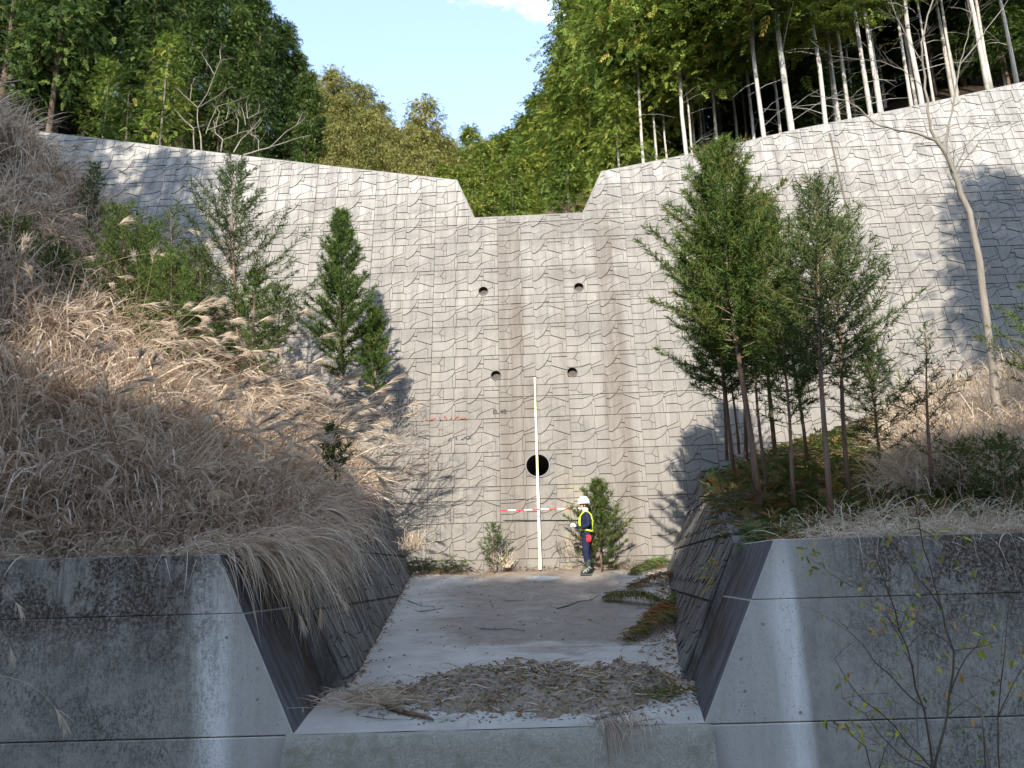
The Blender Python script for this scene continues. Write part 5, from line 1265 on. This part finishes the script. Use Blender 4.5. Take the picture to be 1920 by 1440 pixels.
stick([(1190, 1100), (1240, 1102), (1270, 1092)], .008, 'curling pale stem by the lower right side wall', 'deadwood')
stick([(1165, 1210), (1215, 1213), (1262, 1205)], .010, 'pale bent stem in front of the nearest fallen spray', 'deadwood')
# fallen cedar sprays at the right
def fallen(label, a, b, wid, seed, mat='dead', tint=(0, .7)):
    g = np.random.default_rng(seed); A = fl(*a)+Vector((0, 0, .05)); B = fl(*b)+Vector((0, 0, .10)); ax = B-A
    e = tag(empty('fallen_branch', A), label, 'fallen branch'); mb = MB(); mid = ax*.5+Vector((0, 0, .12)); mb.tube([Vector((0, 0, 0)), mid, ax], [.018, .014, .005], 6); mb.build('stem', M['bark_red'], e, smooth=True)
    n = 520; s = g.random(n); sd = g.choice([-1, 1], n); perp = Vector((-ax.y, ax.x, 0)).normalized()
    P = np.array([tuple(ax*q+Vector((0, 0, .12*math.sin(q*3.1)))) for q in s])+g.normal(0, .03, (n, 3))
    d = np.outer(sd*g.uniform(.4, 1.2, n), np.array(perp))+np.array(ax.normalized())*.5+g.normal(0, .3, (n, 3)); d[:, 2] = np.abs(d[:, 2])*.6+.1
    V, T, t = blades(P, d, g.uniform(.5, 1.1, n)*wid, g.uniform(.010, .018, n), g.uniform(.5, 1.3, n), g.uniform(*tint, n), 4, g.normal(0, .1, n), g)
    link('spray', me_np('spray', V, T, t), e, M[mat]); return e
fallen('olive fallen cedar branch lying on the floor, farthest left of the three', (1130, 1125), (1245, 1140), .30, 1, 'fern', (.3, .75))
fallen('rusty green fallen cedar branch nearest the camera by the right wall', (1170, 1205), (1290, 1160), .34, 2, 'fern', (.25, .85))
fallen('brown fallen branch in the corner between the right wall and the floor', (1175, 1105), (1300, 1085), .26, 3, 'dead', (.2, 1))
fallen('dark green fallen branch heaped at the far right corner of the floor', (1180, 1080), (1262, 1058), .42, 4, 'cedar_grey', (.2, .9))
fallen('reddish withered branch under the nearest fallen cedar branch', (1195, 1190), (1255, 1150), .22, 5, 'dead', (.6, 1))
fallen('low green cedar spray leaning on the foot of the right side wall', (1235, 1160), (1300, 1120), .3, 6, 'fern', (.2, .6))
# weeds on the right side wall near the notch
V, T, t = hang(60, at(1345, 1070, 10.6), (-.4, -.2, .5), (.15, .4), (.006, .014), (.3, 1), gg, .6, (.2, .7), (.1, .1, .08))
tag(link('wall_weed', me_np('wall_weed', V, T, t), mats=M['yellow']), 'pale green weed growing from the joint of the right side wall', 'weed')

# ================================================================== YELLOW-LEAVED SHRUB IN FRONT
def leaf_me():
    mb = MB(); pts = [(0, 0, 0), (.3, .17, .03), (.62, .16, .03), (1, 0, -.06), (.62, -.16, .03), (.3, -.17, .03), (.3, 0, -.02), (.62, 0, -.02)]
    mb.add(pts, [(0, 1, 6), (1, 2, 7, 6), (2, 3, 7), (3, 4, 7), (4, 5, 6, 7), (5, 0, 6)], .4); return mb.mesh('leaf')
LV = []
for c in ((.30, .31, .05), (.50, .44, .07), (.55, .33, .10), (.18, .22, .05)):
    me = leaf_me(); m = Mat('shrub_leaf', .6, .3); m.leaf(c, .4); me.materials.append(m.m); LV.append(me)
def shrub(label, base, paths, Y, nleaf, seed, lr=(.035, .06)):
    g = random.Random(seed); base = Vector(base); e = tag(empty('leafy_shrub', base), label, 'shrub'); pts_all = []
    for p, r in paths:
        P = [at(q[0], q[1], Y+(q[2] if len(q) > 2 else 0))-base for q in p]; mb = MB(); Q = []
        for a, b in zip(P[:-1], P[1:]):
            for s in (0, .5): Q.append(a.lerp(b, s)+Vector((g.gauss(0, .006), g.gauss(0, .006), g.gauss(0, .006))))
        Q.append(P[-1]); mb.tube(Q, [r*(1-.75*i/(len(Q)-1)) for i in range(len(Q))], 5, cap=False)
        for k in range(5):
            i = g.randrange(1, len(Q)); d = Vector((g.uniform(-1, 1), g.uniform(-.6, .6), g.uniform(-.2, .9))).normalized(); l = g.uniform(.1, .3)
            q2 = Q[i]+d*l; mb.tube([Q[i], Q[i]+d*l*.5+Vector((0, 0, .01)), q2], [r*.3, r*.2, .0012], 3, cap=False); pts_all += [q2, Q[i]+d*l*.6]
        pts_all += Q[len(Q)//3:]; mb.build('stem', M['twig'], e, smooth=True)
    for k in range(nleaf):
        p = g.choice(pts_all)+Vector((g.gauss(0, .03), g.gauss(0, .03), g.gauss(0, .03))); o = bpy.data.objects.new('leaf', g.choices(LV, (4, 4, 3, 2))[0]); C.objects.link(o); o.parent = e
        o.location = p; s = g.uniform(*lr); o.scale = (s, s, s); o.rotation_euler = (g.uniform(-.9, .9), g.uniform(0, 1.3), g.uniform(0, 6.28))
    return e
Ys = 5.2
shrub('nearest shrub with thin reddish stems and sparse yellow leaves in front of the right wall', at(1750, 1440, Ys), [
    ([(1752, 1470), (1745, 1400), (1735, 1330), (1712, 1250), (1690, 1180), (1668, 1110), (1640, 1040)], .009),
    ([(1752, 1470), (1765, 1380), (1782, 1300), (1788, 1220), (1765, 1140), (1740, 1060), (1722, 990), (1715, 925)], .009),
    ([(1782, 1300), (1800, 1255), (1830, 1210), (1850, 1170)], .005), ([(1788, 1220), (1830, 1215), (1880, 1200)], .004),
    ([(1735, 1330), (1690, 1290), (1640, 1240), (1600, 1190), (1570, 1160)], .005), ([(1750, 1440), (1700, 1390), (1650, 1340), (1600, 1290), (1565, 1235)], .006),
    ([(1740, 1440), (1690, 1420), (1620, 1340), (1580, 1310)], .005), ([(1765, 1140), (1720, 1080), (1690, 1040), (1650, 1000)], .005), ([(1712, 1250), (1690, 1200), (1660, 1150), (1620, 1130)], .004),
    ([(1788, 1220), (1755, 1190), (1700, 1150), (1640, 1120), (1600, 1090)], .004), ([(1722, 990), (1760, 1010), (1800, 1050)], .004)], Ys, 145, 2, (.04, .075))
shrub('small yellow-green leafy sprig at the upper left of the right front wall', at(1580, 1090, 7.6), [([(1600, 1100), (1570, 1085), (1540, 1062), (1508, 1038)], .004)], 7.6, 22, 3, (.06, .10))
shrub('orange-leaved low shrub at the bottom right in front of the wall', at(1640, 1440, 6.2), [([(1640, 1460), (1620, 1400), (1590, 1370), (1550, 1360)], .005), ([(1640, 1460), (1660, 1400), (1690, 1370)], .005), ([(1640, 1460), (1700, 1440), (1720, 1380)], .004)], 6.2, 40, 4, (.05, .09))
shrub('thin shrub with a few yellow leaves at the right edge of the picture', at(1880, 1470, 5.6), [([(1880, 1480), (1870, 1350), (1885, 1220), (1895, 1100)], .006), ([(1870, 1350), (1900, 1280), (1930, 1240)], .004), ([(1850, 1480), (1842, 1390), (1838, 1330)], .006)], 5.6, 36, 5, (.045, .08))
# pale stems among it
branchy('dead_stem', at(1600+8, 1300, 6.4), 'pale straight dead stem in front of the right wall', 'plant', [(P_(6.4, (1718, 1400), (1722, 1240), (1728, 1120)), .008, .004), (P_(6.4, (1775, 1240), (1780, 1120), (1785, 1050)), .008, .004)], 'deadwood', 0, 2)
branchy('dead_stem', at(1850, 1440, 5.8), 'cut pale stalk at the bottom right corner', 'plant', [(P_(5.8, (1856, 1450), (1850, 1410), (1845, 1385)), .008, .007)], 'deadwood', 0, 3)
# left edge: plumes and stalk crossing the front wall
for k, (px, py, Y, az, tl, s_, kk) in enumerate([(105, 1330, 5.2, -.35, .35, .62, 0), (30, 1130, 6.2, -.2, .1, .6, 3), (20, 1215, 6.0, -.5, .3, .5, 1)]):
    q = at(px, py, Y); st, pm = PL[kk]; vv = [v.co for v in st.vertices][-1]; off = Matrix.Rotation(az, 3, 'Z')@Matrix.Rotation(tl, 3, 'Y')@(vv*s_)
    e = plume(q-off, az, tl, s_, ['lone plume arching in from the left edge low in front of the left wall', 'plume tip at the left edge in front of the upper left wall', 'drooping plume tip at the left edge in front of the stained wall'][k], None, kk); e.rotation_euler = (0, tl, az)
V, T, t = hang(120, (-3.4, 5.6, -1.95), (.3, 0, 1), (.3, .8), (.006, .012), (.3, .9), gg, .35, (0, .9), (.25, .2, .04))
tag(link('grass_tussock', me_np('grass_tussock', V, T, t), mats=M['grass']), 'small grass tussock at the bottom left corner', 'grass tussock')
